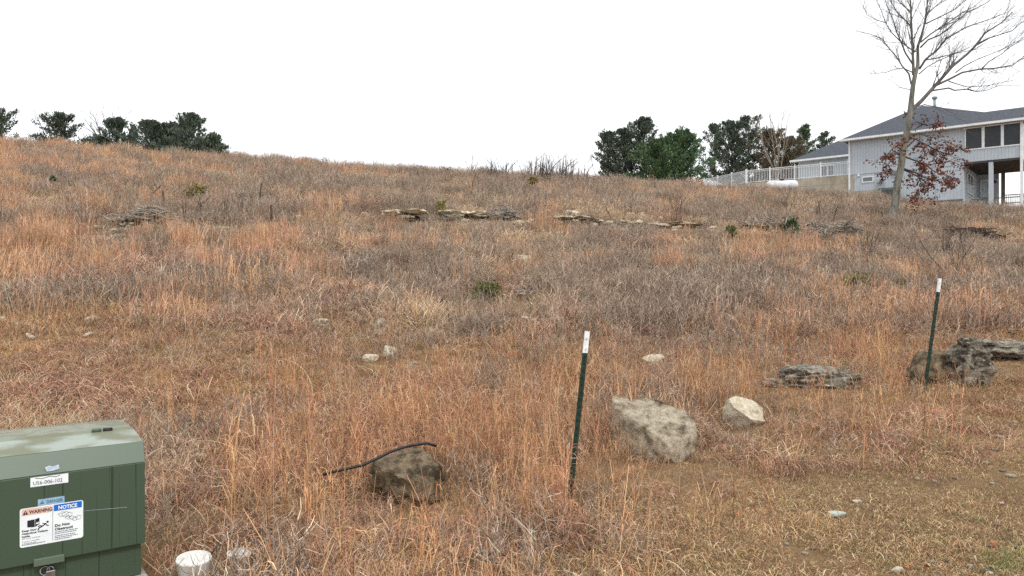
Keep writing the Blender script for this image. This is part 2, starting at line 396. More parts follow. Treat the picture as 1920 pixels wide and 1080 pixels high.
def scatter(name, sources, P, rotz, scl, label, cat, tilt=None):
    n = len(P)
    me = bpy.data.meshes.new(name); me.from_pydata([tuple(p) for p in P], [], [])
    rot = np.zeros((n, 3), np.float32); rot[:, 2] = rotz
    if tilt is not None: rot[:, :2] = tilt
    me.attributes.new("rot", 'FLOAT_VECTOR', 'POINT').data.foreach_set("vector", rot.ravel())
    me.attributes.new("scl", 'FLOAT', 'POINT').data.foreach_set("value", np.asarray(scl, np.float32))
    me.attributes.new("idx", 'INT', 'POINT').data.foreach_set("value", NR.integers(0, len(sources), n).astype(np.int32))
    o = bpy.data.objects.new(name, me); COL.objects.link(o)
    g = bpy.data.node_groups.new(name, 'GeometryNodeTree')
    g.interface.new_socket("Geometry", in_out='INPUT', socket_type='NodeSocketGeometry')
    g.interface.new_socket("Geometry", in_out='OUTPUT', socket_type='NodeSocketGeometry')
    gi = g.nodes.new('NodeGroupInput'); go = g.nodes.new('NodeGroupOutput'); jn = g.nodes.new('GeometryNodeJoinGeometry')
    for s in sources:
        oi = g.nodes.new('GeometryNodeObjectInfo'); oi.inputs['Object'].default_value = s
        ti = g.nodes.new('GeometryNodeGeometryToInstance')
        g.links.new(oi.outputs['Geometry'], ti.inputs[0]); g.links.new(ti.outputs[0], jn.inputs[0])
    ip = g.nodes.new('GeometryNodeInstanceOnPoints'); ip.inputs['Pick Instance'].default_value = True
    def na(nm, t):
        a = g.nodes.new('GeometryNodeInputNamedAttribute'); a.data_type = t; a.inputs['Name'].default_value = nm; return a.outputs['Attribute']
    g.links.new(gi.outputs[0], ip.inputs['Points']); g.links.new(jn.outputs[0], ip.inputs['Instance'])
    g.links.new(na('idx', 'INT'), ip.inputs['Instance Index']); g.links.new(na('rot', 'FLOAT_VECTOR'), ip.inputs['Rotation'])
    g.links.new(na('scl', 'FLOAT'), ip.inputs['Scale']); g.links.new(ip.outputs[0], go.inputs[0])
    md = o.modifiers.new("scatter", 'NODES'); md.node_group = g
    tag(o, label, cat, kind="stuff")
    return o

# how much of each kind grows where (read off the photograph, carried over to the land)
GRX = np.array([0, 320, 640, 960, 1280, 1600, 1920], float)
GRY = np.array([290, 350, 420, 480, 540, 600, 660, 740, 840, 960, 1080], float)
WT = {
 'orange': [[.9,.5,.2,.12,.12,.1,.1],[.7,.35,.12,.08,.08,.08,.08],[.7,.4,.18,.12,.12,.1,.1],[.9,.6,.25,.25,.2,.25,.25],[.5,.3,.2,.3,.3,.5,.4],[.2,.1,.1,.3,.4,.5,.4],
            [.2,.2,.2,.3,.4,.5,.4],[.25,.3,.4,.5,.6,.5,.1],[.3,.4,.55,.7,.4,.2,0],[.1,.3,.4,.4,.1,0,0],[.1,.1,.1,.1,0,0,0]],
 'grey': [[.4,.7,.8,.8,.7,.8,.8],[.5,.9,1,1,.9,.9,.9],[.6,.9,.9,.9,.9,.9,.9],[.35,.6,.8,.8,.8,.6,.6],[.25,.4,.7,.7,.7,.5,.5],[.1,.1,.2,.4,.4,.3,.4],
          [.1,.1,.1,.15,.2,.2,.2],[.12]*6+[.03],[.12]*5+[.02,0],[.1,.1,.1,.1,.0,0,0],[.15,.1,.1,.1,0,0,0]],
 'red': [[0]*7,[.05]*7,[.1]*7,[.3,.5,.4,.3,.2,.2,.2],[.6,.9,.7,.4,.35,.35,.3],[.5,.3,.3,.3,.4,.5,.5],[.8,.7,.6,.45,.45,.5,.4],[.9,.9,.9,.8,.8,.8,.2],
         [1,1,1,1,.9,.25,.0],[1,1,1,.9,.2,.0,0],[.9,.9,.9,.5,.0,0,0]],
 'ochre': [[.2]*7,[.2]*7,[.25]*7,[.25]*7,[.35,.45,.4,.35,.3,.3,.3],[1.8,3.2,3.0,1.8,.9,.6,.7],[.8,1.8,2.2,1.8,1.2,.7,1.0],[.25,.25,.35,.35,.3,.35,.8],[.12,.12,.12,.12,.25,.25,.2],
           [.05,.05,.05,.15,.2,.12,.12],[.1,.1,.1,.2,.15,.12,.12]],
 'mown': [[0]*7,[0]*7,[0]*7,[0]*7,[0]*7,[.1]*7,[.1]*7,[.05,.05,.05,.05,.08,.25,1.2],[0,0,0,.05,.35,1.6,2.2],[0,0,.05,.35,1.8,2.2,2.2],[.15,.15,.3,1.1,2.2,2.2,2.2]],
 'pale': [[.3,.4,.5,.5,.6,.7,.7],[.3,.4,.55,.65,.75,.75,.7],[.2,.3,.4,.45,.6,.6,.6],[.12,.15,.25,.25,.35,.35,.35],[.1,.1,.1,.15,.2,.2,.2],[.1]*7,[.08]*7,[.08]*6+[0],[.08]*4+[.05,0,0],[.05]*3+[.02,0,0,0],[.05]*3+[0]*4]}
WT = {k: np.array(v, float) * {'orange': .42, 'grey': 1.4, 'ochre': 1.0, 'pale': 1.9}.get(k, 1) for k, v in WT.items()}
def zone(tab, px, py):
    px = np.clip(px, 0, 1920); py = np.clip(py, 290, 1080)
    c = np.clip(np.searchsorted(GRX, px) - 1, 0, 5); f = (px - GRX[c]) / (GRX[c + 1] - GRX[c])
    r = np.clip(np.searchsorted(GRY, py) - 1, 0, 9); g = (py - GRY[r]) / (GRY[r + 1] - GRY[r])
    return (tab[r, c] * (1 - f) + tab[r, c + 1] * f) * (1 - g) + (tab[r + 1, c] * (1 - f) + tab[r + 1, c + 1] * f) * g

# house frame, needed to keep grass out of it
HA = Vector((25.8, 57.0, 7.0)); HU = Vector((.770, -.638, 0)); HV = Vector((.638, .770, 0))
KEEP = []        # (x, y, radius): bare spots round rocks and equipment
SHORT = [((HA + HU * q).x, (HA + HU * q - HV * 2.5).y - 1.5, 4.0) for q in range(-8, 12, 2)]       # (x, y, radius): grass stays low in front of stones and ledges
def lowness(x, y):
    f = np.ones_like(x)
    for kx, ky, kr in SHORT: f = np.minimum(f, np.clip(.48 + .52 * (np.hypot(x - kx, y - ky) / kr) ** 2, .48, 1))
    return f
def blocked(x, y):
    a = (x - HA.x) * HU.x + (y - HA.y) * HU.y; b = (x - HA.x) * HV.x + (y - HA.y) * HV.y
    m = (a > -8.5) & (a < 11.2) & (b > -.05) & (b < 16)
    for kx, ky, kr in KEEP: m |= (x - kx) ** 2 + (y - ky) ** 2 < kr * kr
    return m

def sow():
    """grow everything: candidate points thin out with distance, each takes the kind its patch favours"""
    bands = [(2.6, 5, 110), (5, 8, 80), (8, 14, 44), (14, 25, 22), (25, 40, 13), (40, 66, 9)]
    xs, ys = [], []
    for y0, y1, d in bands:
        wmax = .80 * y1 + 1.5; n = int((y1 - y0) * 2 * wmax * d)
        y = NR.uniform(y0, y1, n); x = NR.uniform(-wmax, wmax, n); k = np.abs(x) < .80 * y + 1.5
        xs.append(x[k]); ys.append(y[k])
    x = np.concatenate(xs); y = np.concatenate(ys)
    k = ~blocked(x, y); x, y = x[k], y[k]; z = H(x, y)
    px = 960 + x / y * F; py = 540 - (z - CAMZ) / y * F
    kinds = list(WT); ws = []
    for i, kd in enumerate(kinds):
        w = zone(WT[kd], px, py)
        if kd != 'mown':
            nz = .6 * vnoise(x * .55 + 9 * i, y * .42, 20 + i) + .4 * vnoise(x * 1.7, y * 1.5 + 5 * i, 40 + i)
            w = w * np.clip((nz - .28) * 3.2, .04, 2.2) ** (1.8 if kd in ('orange', 'grey', 'pale') else 1.5)
        ws.append(w)
    ws = np.array(ws); tot = ws.sum(0); cum = np.cumsum(ws / np.maximum(tot, 1e-6), 0)
    u = NR.random(len(x)); ch = (u[None] > cum).sum(0)
    keep = NR.random(len(x)) < np.clip(tot * 1.6 + .25, 0, 1)
    # turf is closer set than the tussocks: extra tufts on the mown ground
    ex = np.nonzero((ch == kinds.index('mown')) & (y < 14))[0]; ex = np.repeat(ex, 2)
    x2 = x[ex] + NR.normal(0, .16, len(ex)); y2 = y[ex] + NR.normal(0, .16, len(ex)); b2 = ~blocked(x2, y2)
    x = np.concatenate([x, x2[b2]]); y = np.concatenate([y, y2[b2]]); z = H(x, y); ch = np.concatenate([ch, ch[ex][b2]]); keep = np.concatenate([keep, np.ones(int(b2.sum()), bool)])
    return x, y, z, ch, keep, kinds

def grow():
    r = random.Random(3)
    near = {
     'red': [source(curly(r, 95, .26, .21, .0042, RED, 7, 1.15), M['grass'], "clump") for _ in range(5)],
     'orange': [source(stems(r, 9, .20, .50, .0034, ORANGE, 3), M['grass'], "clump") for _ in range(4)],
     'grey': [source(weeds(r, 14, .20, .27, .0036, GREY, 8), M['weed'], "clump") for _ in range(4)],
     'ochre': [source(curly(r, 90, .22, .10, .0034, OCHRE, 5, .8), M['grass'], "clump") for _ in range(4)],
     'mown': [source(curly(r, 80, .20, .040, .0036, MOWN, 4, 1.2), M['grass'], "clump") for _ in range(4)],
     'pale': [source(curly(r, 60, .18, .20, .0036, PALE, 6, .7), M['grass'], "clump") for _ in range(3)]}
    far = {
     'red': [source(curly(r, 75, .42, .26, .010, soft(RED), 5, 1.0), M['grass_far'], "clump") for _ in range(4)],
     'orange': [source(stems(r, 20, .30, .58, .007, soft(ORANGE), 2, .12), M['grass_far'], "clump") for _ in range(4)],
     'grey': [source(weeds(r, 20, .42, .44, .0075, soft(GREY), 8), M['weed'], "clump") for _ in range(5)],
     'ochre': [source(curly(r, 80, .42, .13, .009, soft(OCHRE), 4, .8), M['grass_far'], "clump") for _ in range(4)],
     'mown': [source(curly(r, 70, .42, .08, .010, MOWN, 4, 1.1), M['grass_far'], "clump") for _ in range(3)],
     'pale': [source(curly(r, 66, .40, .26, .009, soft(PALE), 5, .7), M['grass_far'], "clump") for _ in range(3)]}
    names = {'red': ("curled_grass", "tangled rust and tan dead grass curling over the lower slope", "grass"),
             'orange': ("bluestem_grass", "tall upright orange rust bluestem stalks standing in drifts", "grass"),
             'grey': ("dead_weeds", "grey brown wiry dead weeds covering the middle and upper hill", "weeds"),
             'ochre': ("ochre_grass", "short ochre yellow dry grass between the taller tangles", "grass"),
             'mown': ("mown_grass", "short mown brown turf of the verge beside the boulders", "grass"),
             'pale': ("straw_grass", "pale straw coloured bunch grass tufts on the upper slope", "grass")}
    x, y, z, ch, keep, kinds = sow()
    for i, kd in enumerate(kinds):
        nm, lab, cat = names[kd]
        for rng_, src in (((0, 13), near), ((13, 99), far)):
            k = (ch == i) & keep & (y >= rng_[0]) & (y < rng_[1])
            n = int(k.sum())
            if not n: continue
            P = np.stack([x[k], y[k], z[k]], 1)
            s = NR.uniform(.65, 1.2, n) * (.65 + .8 * vnoise(x[k] * .8, y[k] * .8, 70 + i)) * (1 + .008 * np.maximum(y[k] - 13, 0)) * lowness(x[k], y[k])
            tl = NR.normal(0, .10, (n, 2))
            l2 = lab + (" near the verge" if rng_[0] == 0 else " farther up the hill") if kd not in ('grey', 'pale', 'mown') else \
                 lab + (", scattered low down" if rng_[0] == 0 else ", dense far up")
            scatter(nm, src[kd], P, NR.uniform(0, 6.283, n), s, l2, cat, tl)
    drift = [source(stems(r, 34, .34, .95, .008, soft(ORANGE, .3), 2, .07), M['grass_far'], "clump") for _ in range(4)]
    spots = [(620, 402, 5), (690, 402, 4), (722, 437, 5), (300, 448, 9), (60, 485, 12), (345, 470, 8), (250, 445, 5), (120, 470, 10), (20, 470, 8), (1290, 445, 5), (1540, 485, 8), (1440, 490, 7), (1150, 432, 6), (1120, 428, 4), (1020, 440, 5),
             (900, 425, 5), (530, 470, 6), (460, 480, 8), (100, 320, 10), (30, 350, 10), (160, 300, 8), (330, 305, 5), (220, 330, 7), (1400, 520, 6), (1600, 480, 5), (780, 470, 4), (880, 540, 3), (600, 520, 6), (390, 520, 7), (180, 520, 8), (1250, 520, 5)]
    dp = [gp(min(max(sx + r.gauss(0, 22), -150), 2050), sy + r.gauss(0, 6)) for sx, sy, sn in spots for _ in range(sn)]
    dp = [p for p in dp if not blocked(np.array([p.x]), np.array([p.y]))[0] and lowness(np.array([p.x]), np.array([p.y]))[0] > .9]
    scatter("bluestem_drift", drift, [tuple(p) for p in dp], [r.uniform(0, 6.28) for _ in dp], [r.uniform(.6, 1.15) for _ in dp], "waist high orange bluestem standing in narrow drifts on the slope", "grass")
    thick = [source(weeds(r, 26, .5, .85, .009, soft(GREY, .3), 11), M['weed'], "clump") for _ in range(4)]
    spots = [(400, 400, 14), (350, 395, 10), (450, 385, 12), (700, 365, 12), (950, 360, 10), (1050, 375, 14), (1250, 385, 16), (1180, 370, 10), (1350, 380, 12), (560, 380, 12), (760, 500, 8), (900, 480, 8), (1100, 500, 10), (1330, 490, 8),
             (1470, 380, 10), (1600, 390, 8), (1780, 405, 14), (1880, 410, 12), (640, 440, 8), (200, 380, 8), (100, 400, 6), (870, 560, 4), (1000, 570, 5), (1180, 560, 6), (1650, 460, 6), (1830, 470, 8), (300, 500, 3), (520, 560, 3)]
    dp = [gp(sx + r.gauss(0, 36), sy + r.gauss(0, 9)) for sx, sy, sn in spots for _ in range(sn)]
    dp = [p for p in dp if not blocked(np.array([p.x]), np.array([p.y]))[0] and lowness(np.array([p.x]), np.array([p.y]))[0] > .9]
    scatter("weed_thicket", thick, [tuple(p) for p in dp], [r.uniform(0, 6.28) for _ in dp], [r.uniform(.45, 1.0) for _ in dp], "tall grey wiry weeds standing in thickets on the upper slope", "weeds")
    ns = [source(stems(r, 7, .16, .78, .0042, ORANGE, 4, .07), M['grass'], "clump") for _ in range(4)]
    spots = [(900, 900, 24), (800, 800, 18), (980, 860, 20), (1000, 960, 14), (560, 740, 12), (680, 730, 8), (400, 830, 8), (1180, 760, 6), (1500, 690, 12), (1620, 660, 16), (1680, 690, 12), (1560, 620, 10), (1400, 640, 8), (1020, 800, 14), (860, 740, 10),
             (300, 760, 6), (1330, 730, 8), (1450, 760, 6), (1720, 610, 8), (480, 960, 6), (700, 1000, 6), (620, 880, 10), (760, 900, 12), (1150, 860, 6)]
    dp = [gp(sx + r.gauss(0, 50), sy + r.gauss(0, 28)) for sx, sy, sn in spots for _ in range(sn)]
    dp = [p for p in dp if not blocked(np.array([p.x]), np.array([p.y]))[0] and lowness(np.array([p.x]), np.array([p.y]))[0] > .9]
    scatter("rust_stalks", ns, [tuple(p) for p in dp], [r.uniform(0, 6.28) for _ in dp], [r.uniform(.5, 1.05) for _ in dp], "thin upright rust stalks standing over the low tangle by the boulders", "grass")
    # a thin litter everywhere so that no bare sheet shows
    n = 26000
    yy = 2.6 * (66 / 2.6) ** NR.random(n) ; xx = NR.uniform(-1, 1, n) * (.8 * yy + 1.5)
    kk = ~blocked(xx, yy); xx, yy = xx[kk], yy[kk]; zz = H(xx, yy)
    sc_ = np.clip(yy / 9, .7, 4.2) * NR.uniform(.8, 1.3, len(xx))
    lit = [source(curly(r, 90, .24, .05, .004, [(w_, (c_[0] * .8, c_[1] * .78, c_[2] * .75, 1)) for w_, c_ in OCHRE + RED + GREY + MOWN], 4, 1.3), M['grass'], "clump") for _ in range(5)]  # dead stem colours darkened to put shade into the gaps between clumps
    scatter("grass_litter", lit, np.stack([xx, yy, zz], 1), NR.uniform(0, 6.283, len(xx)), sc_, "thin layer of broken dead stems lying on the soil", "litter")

# ------------------------------------------------------------------ rocks
def rock_mesh(name, m, seed, size, cuts=(), rough=.10, layers=0, sub=4, power=2.6):
    """a boulder: rounded block, sliced flat where the stone broke, then pitted; layers > 0 gives bedded ledges"""
    bm = bmesh.new(); bmesh.ops.create_icosphere(bm, subdivisions=sub, radius=1)
    off = Vector((seed * 7.31, seed * 3.17, seed * 1.71)); rr = random.Random(seed)
    planes = [(Vector(n).normalized(), d) for n, d in cuts]
    for _ in range(7):
        planes.append((Vector((rr.gauss(0, 1), rr.gauss(0, 1), rr.gauss(0, .7))).normalized(), rr.uniform(.72, .98)))
    for v in bm.verts:
        p = v.co.copy(); q = (abs(p.x) ** power + abs(p.y) ** power + abs(p.z) ** power) ** (1 / power); p /= q
        for n, d in planes:
            t = p.dot(n) - d
            if t > 0: p -= n * t * .96
        n3 = mnoise.fractal(p * 1.6 + off, 1.0, 2.0, 4)
        f3 = mnoise.fractal(p * 5 + off, 1.0, 2.0, 4)
        p += p.normalized() * (n3 * rough * 1.5 + f3 * rough * .5)
        if layers:
            t = p.z * layers + .35 * mnoise.noise(p * 1.4 + off); k = t - math.floor(t)
            g = math.exp(-((k - .5) / .16) ** 2) * max(0, .5 + 1.2 * mnoise.noise(p * 1.1 - off))
            p.x *= 1 - .2 * g; p.y *= 1 - .2 * g
            p += Vector((mnoise.noise(Vector((p.x * 2, p.y * 2, math.floor(t) * 3.3)) + off), mnoise.noise(Vector((p.y * 2, p.x * 2, math.floor(t) * 5.1)) + off), 0)) * .12
        v.co = Vector((p.x * size[0], p.y * size[1], p.z * size[2])) * .5
    me = bpy.data.meshes.new(name); bm.to_mesh(me); bm.free(); me.materials.append(m)
    me.polygons.foreach_set("use_smooth", [True] * len(me.polygons))
    try: me.set_sharp_from_angle(angle=math.radians(38))
    except Exception: pass
    return me

def rock(name, px, py, w, h, m, seed, label, cat="boulder", group=None, cuts=(), depth=.8, layers=0, rz=0, sink=.25, sub=4, rough=.10, keep=.27, tilt=(0, 0), power=2.6):
    """px, py: foot of the stone in the photograph; w, h: its width and height there, in photo pixels"""
    g = gp(px, py); k = g.y / F; W_, H_ = w * k, h * k
    full = H_ * (1 + sink)
    me = rock_mesh(name, m, seed, (W_, W_ * depth, full), cuts, rough, layers, sub, power)
    y = g.y + W_ * depth * .35; x = (px - 960) / F * y
    o = link(name, me, None, (x, y, g.z + H_ - full * .5), (tilt[0], tilt[1], rz))
    if keep:
        KEEP.append((x, y, W_ * keep)); q = Vector((x, y, 0)).normalized(); SHORT.append((x - q.x * W_ * .8, y - q.y * W_ * .8, W_ * 1.1 + .1))
    return tag(o, label, cat, group)

rock("boulder", 764, 950, 164, 104, M['lime_moss'], 5, "mossy grey boulder half buried in grass under the black hose", cuts=[((.05, -.45, 1), .42), ((-.75, -.7, -.15), .58), ((.75, -.6, .35), .66), ((-.5, .1, .9), .74)], rz=.15, depth=.75, sink=.1, sub=5)
rock("boulder", 1226, 868, 156, 122, M['lime'], 8, "large limestone boulder with pale sloping top beside the nearer green post",
     cuts=[((.10, -.50, .9), .30), ((-.74, -.66, -.04), .50), ((.5, -.86, .1), .86)], rz=.05, depth=.95, sink=.22, sub=5, rough=.07, power=5, keep=.22)
rock("boulder", 1396, 803, 88, 56, M['lime_pale'], 13, "small cream rounded boulder lying next to the large sloping one", cuts=[((.25, -.6, .85), .38), ((-.8, -.5, -.3), .62)], rz=.3, depth=.7, sink=.2, rough=.08)
rock("boulder", 1537, 730, 136, 50, M['lime_grey'], 17, "low flat layered grey boulder sunk in the red grass", cuts=[((.12, -.3, 1), .42), ((-.4, -.9, .1), .7)], layers=1.6, depth=.6, sub=5, sink=.2, rz=-.05, rough=.17, power=4)
rock("boulder", 1462, 727, 62, 20, M['lime_grey'], 18, "thin grey slab at the end of the low layered boulder", cuts=[((0, -.1, 1), .5)], depth=.6, sink=.3, rough=.16)
rock("boulder", 1752, 722, 96, 76, M['lime_moss'], 21, "squat brown mossy boulder standing behind the farther green post", cuts=[((0, -.15, 1), .62), ((-.3, -.95, .1), .62), ((-.9, .1, .3), .75)], depth=.7, sub=5, sink=.15, rough=.12, power=4)
rock("boulder", 1820, 726, 82, 84, M['lime_grey'], 23, "rugged upright pitted limestone boulder beside the brown mossy one", layers=1.7, depth=.8, sub=5, sink=.12, rough=.24, rz=.4, power=3)
rock("boulder", 1892, 676, 130, 42, M['lime_grey'], 29, "long low bedded grey ledge boulder behind the rugged pitted one", cuts=[((.1, -.3, 1), .5)], layers=1.7, depth=.6, sub=5, sink=.2, rough=.2)
rock("boulder", 1549, 548, 56, 17, M['lime'], 31, "flat weathered limestone slab below the white dead snag", cuts=[((0, -.3, 1), .6)], depth=.6, sink=.3, rough=.15, power=4)
rock("stone", 731, 671, 30, 24, M['lime_pale'], 33, "white angular stone standing on edge in the ochre grass", "stone", cuts=[((.3, -.4, .9), .35), ((-.8, -.3, .2), .6)], depth=.7)
rock("stone", 694, 679, 30, 16, M['lime_pale'], 34, "low white stone beside the white angular one", "stone", cuts=[((0, -.2, 1), .6)], depth=.7)
rock("stone", 1225, 686, 42, 24, M['lime_pale'], 35, "pale flat tilted slab propped in ochre grass behind the nearer green post", "stone", cuts=[((0, -.3, 1), .35)], depth=.6, tilt=(.1, -.12))
rock("stone", 603, 615, 34, 17, M['lime'], 36, "dull grey flat stone lying in the ochre grass", "stone", depth=.7)
rock("stone", 713, 624, 22, 27, M['lime'], 37, "round grey stone with pale top in ochre grass", "stone", depth=.8)
rock("stone", 982, 490, 34, 16, M['lime_pale'], 38, "cream flat stone in the middle of the weedy slope", "stone", cuts=[((0, -.2, 1), .5)], depth=.6)
rock("stone", 305, 543, 16, 13, M['lime_pale'], 39, "small white stone at the foot of the red grass bank", "stone")
rock("stone", 1569, 972, 36, 14, M['slate'], 41, "smooth grey oval flagstone lying on the mown verge", "stone", cuts=[((0, 0, 1), .3)], depth=.75, rough=.02, sink=.3, keep=.6, power=2)
rock("stone", 1684, 1077, 28, 11, M['lime_pale'], 42, "white oblong stone at the edge of the verge", "stone", depth=.6, keep=.6, rough=.05)
rock("stone", 1607, 945, 20, 6, M['lime_pale'], 43, "thin pale chip lying behind the grey oval flagstone", "stone", depth=.6, keep=.6)
rock("stone", 1862, 1028, 17, 10, M['brown_stone'], 44, "rusty brown stone on the mown verge", "stone", keep=.6)
rock("stone", 961, 668, 22, 10, M['brown_stone'], 45, "reddish broken stone lying by a dead twig", "stone", depth=.5)
SMALL = [(847, 686, 16, 8), (640, 702, 13, 6), (776, 683, 14, 5), (1609, 560, 14, 6), (1348, 616, 20, 12), (415, 432, 30, 8), (462, 433, 24, 8), (230, 458, 18, 7), (214, 434, 20, 6), (226, 446, 22, 9),
         (560, 408, 12, 6), (615, 437, 14, 7), (675, 444, 14, 7), (688, 456, 14, 10), (522, 386, 24, 6), (1365, 414, 16, 8), (1072, 404, 26, 11), (1490, 392, 30, 7), (1508, 397, 34, 8),
         (1700, 494, 18, 10), (1182, 404, 22, 6), (280, 362, 12, 5), (865, 370, 12, 5), (926, 372, 16, 5), (908, 378, 10, 5), (1030, 510, 10, 8), (1150, 505, 14, 5), (1345, 508, 16, 5), (1330, 520, 10, 6),
         (1905, 512, 16, 10), (1902, 413, 14, 5), (248, 372, 20, 5), (300, 352, 10, 5), (120, 382, 8, 5), (1640, 563, 12, 5), (760, 538, 16, 7), (1290, 700, 10, 5), (445, 552, 9, 5), (1895, 895, 18, 6),
         (1880, 885, 12, 5), (1720, 900, 9, 5), (1752, 905, 10, 5), (1790, 898, 9, 5), (1445, 1005, 9, 5), (1510, 1040, 12, 5), (1525, 1032, 11, 4), (1475, 1022, 9, 5), (1822, 1050, 10, 4), (1700, 938, 8, 4),
         (1640, 962, 8, 4), (1850, 870, 12, 5), (1865, 845, 14, 5), (1876, 822, 14, 6), (1900, 800, 12, 5), (1620, 955, 9, 4), (1860, 910, 10, 5)]
sm_mesh = {}
for i, (px, py, w, h) in enumerate(SMALL):
    g = gp(px, py); k = g.y / F
    key = (i % 6)
    if key not in sm_mesh: sm_mesh[key] = rock_mesh("stone", M['lime_pale' if key % 3 else 'lime'], 60 + key, (1, .8, .9), [((0, -.2, 1), .6)], sub=2, rough=.12)
    o = link("stone", sm_mesh[key], None, (g.x, g.y, g.z + h * k * .42), (0, 0, R.uniform(-1, 1)), (w * k * 1.15, w * k, h * k * 1.5))
    KEEP.append((g.x, g.y - .1, max(w * k * .8, .10))); SHORT.append((g.x, g.y - w * k * 1.2, w * k * 1.6 + .15))
    tag(o, "small pale limestone stone lying in the dry hillside grass" if g.y > 7.5 else "pale pebble lying on the mown verge turf", "stone",
        "small stones on the hillside" if g.y > 7.5 else "pebbles on the verge")

# bedded limestone outcrops: each slab its own piece
def ledge(px0, px1, py, thick, rows, seed, label, m='lime', gap=None, top=None):
    rr = random.Random(seed); g0 = gp((px0 + px1) / 2, py); root = empty("rock_ledge", g0); tag(root, label, "rock ledge")
    k = g0.y / F
    for j in range(rows):
        x = px0 + rr.uniform(-4, 8) * (j > 0)
        while x < px1:
            w = rr.uniform(26, 62) * (1 if j == rows - 1 else .8)
            if j == rows - 1 and gap and gap[0] < x < gap[1]: w = gap[1] - gap[0]
            cx = x + w / 2
            if not (gap and j < rows - 1 and gap[0] - 6 < cx < gap[1] + 6):
                p = gp(min(max(cx, 2), 1918), py); th = thick * k
                me = rock_mesh("slab", M[top if top and j == rows - 1 else m if j % 2 else 'lime_grey'], seed * 10 + j * 7 + int(x) % 13, (w * k * 1.1, .9 + rr.uniform(0, .5), th * 1.25), [((0, -.1, 1), .8)], sub=3, rough=.16, power=5)
                o = link("slab", me, root, (p.x - g0.x, p.y - g0.y + .3 + rr.uniform(-.12, .12) - .05 * j, p.z - g0.z + th * (j + .25) + rr.uniform(-.02, .03)), (rr.uniform(-.05, .05), rr.uniform(-.06, .06), rr.uniform(-.15, .15)))
                KEEP.append((p.x, p.y, w * k * .5)); KEEP.append((p.x, p.y - .5, w * k * .42)); SHORT.append((p.x, p.y - 1.2, w * k * .8 + .5))
            x += w * (.94 if rr.random() < .72 else 1.45)
    return root
ledge(722, 912, 414, 7, 3, 3, "pale bedded limestone ledge with a dark undercut on the mid slope", gap=(782, 828), top='lime_pale')
ledge(1040, 1122, 421, 6, 3, 5, "short stepped limestone ledge next to the long stick heap", 'lime', top='lime')
ledge(1150, 1322, 428, 6, 2, 7, "long low grey limestone ledge across the weedy slope", 'lime_grey', top='lime')
ledge(1395, 1440, 432, 6, 2, 9, "broken grey ledge by the leaning grey snag", 'lime_grey')
ledge(1750, 1872, 448, 6, 2, 11, "dark low rock ledge on the slope below the house porch", 'lime_moss')
ledge(236, 330, 418, 6, 2, 13, "grey broken ledge under the stick heap on the orange slope", 'lime_grey')

# ------------------------------------------------------------------ sticks, heaps, snags
def heap(px, py, w, h, seed, label, m, n=150, rad=(.012, .035)):
    g = gp(px, py); k = g.y / F; rr = random.Random(seed); mb = MB(); W_, H_ = w * k, h * k
    for i in range(n):
        x = max(-.45, min(.45, rr.gauss(0, .25))) * W_; y = rr.gauss(0, .35) * min(W_, 1.4); t = max(0, 1 - (abs(x) / (W_ * .55)) ** 2)
        z = rr.uniform(.05, H_ * 1.35) * t; a = rr.gauss(0, .6) if rr.random() < .75 else rr.uniform(0, 6.28); L = rr.uniform(.25, .8) * min(1.2, W_ * .5); e = rr.gauss(0, .25)
        r = rr.uniform(*rad); d = Vector((math.cos(a) * math.cos(e), math.sin(a) * math.cos(e), math.sin(e)))
        c = Vector((x, y, z)); bend = Vector((0, 0, rr.uniform(-.08, .08)))
        mb.tube([c - d * L * .5, c + bend, c + d * L * .5], [r, r * .9, r * .5], 5)
    for q_ in (-.25, 0, .25): mb.tube([(-W_ * .47, q_ * .7, .06), (0, q_, H_ * .3), (W_ * .47, q_ * .6, .06)], [.02, .025, .015], 5)
    o = empty("brush_heap", g); mb.build("sticks", M[m], o)["kind"] = "stuff"
    KEEP.append((g.x, g.y, W_ * .42)); KEEP.append((g.x, g.y - .7, W_ * .34)); SHORT.append((g.x, g.y - 1.4, W_ * .9 + .4))
    return tag(o, label, "brush heap")
heap(1535, 458, 62, 34, 1, "tangled silver grey heap of dead branches in front of the green cedar shrub", 'dead_wood', 210)
heap(1575, 438, 70, 16, 2, "low grey stick heap trailing towards the oak", 'dead_wood', 120)
heap(285, 420, 110, 24, 3, "wide heap of bleached sticks on the orange slope", 'dead_wood', 190)
heap(945, 412, 70, 16, 4, "stick heap at the end of the pale undercut ledge", 'dead_wood', 110)
heap(1430, 430, 90, 15, 5, "flat stick heap beside the leaning grey snag", 'dead_wood', 110)
heap(1810, 447, 120, 14, 6, "dark low heap of branches below the house porch", 'dead_dark', 150)
heap(690, 516, 60, 22, 7, "small grey twig heap in the red weeds of the mid slope", 'dead_wood', 70, (.008, .018))
heap(985, 556, 70, 16, 8, "scattered grey twigs beside the round green cedar shrub", 'dead_wood', 60, (.008, .016))

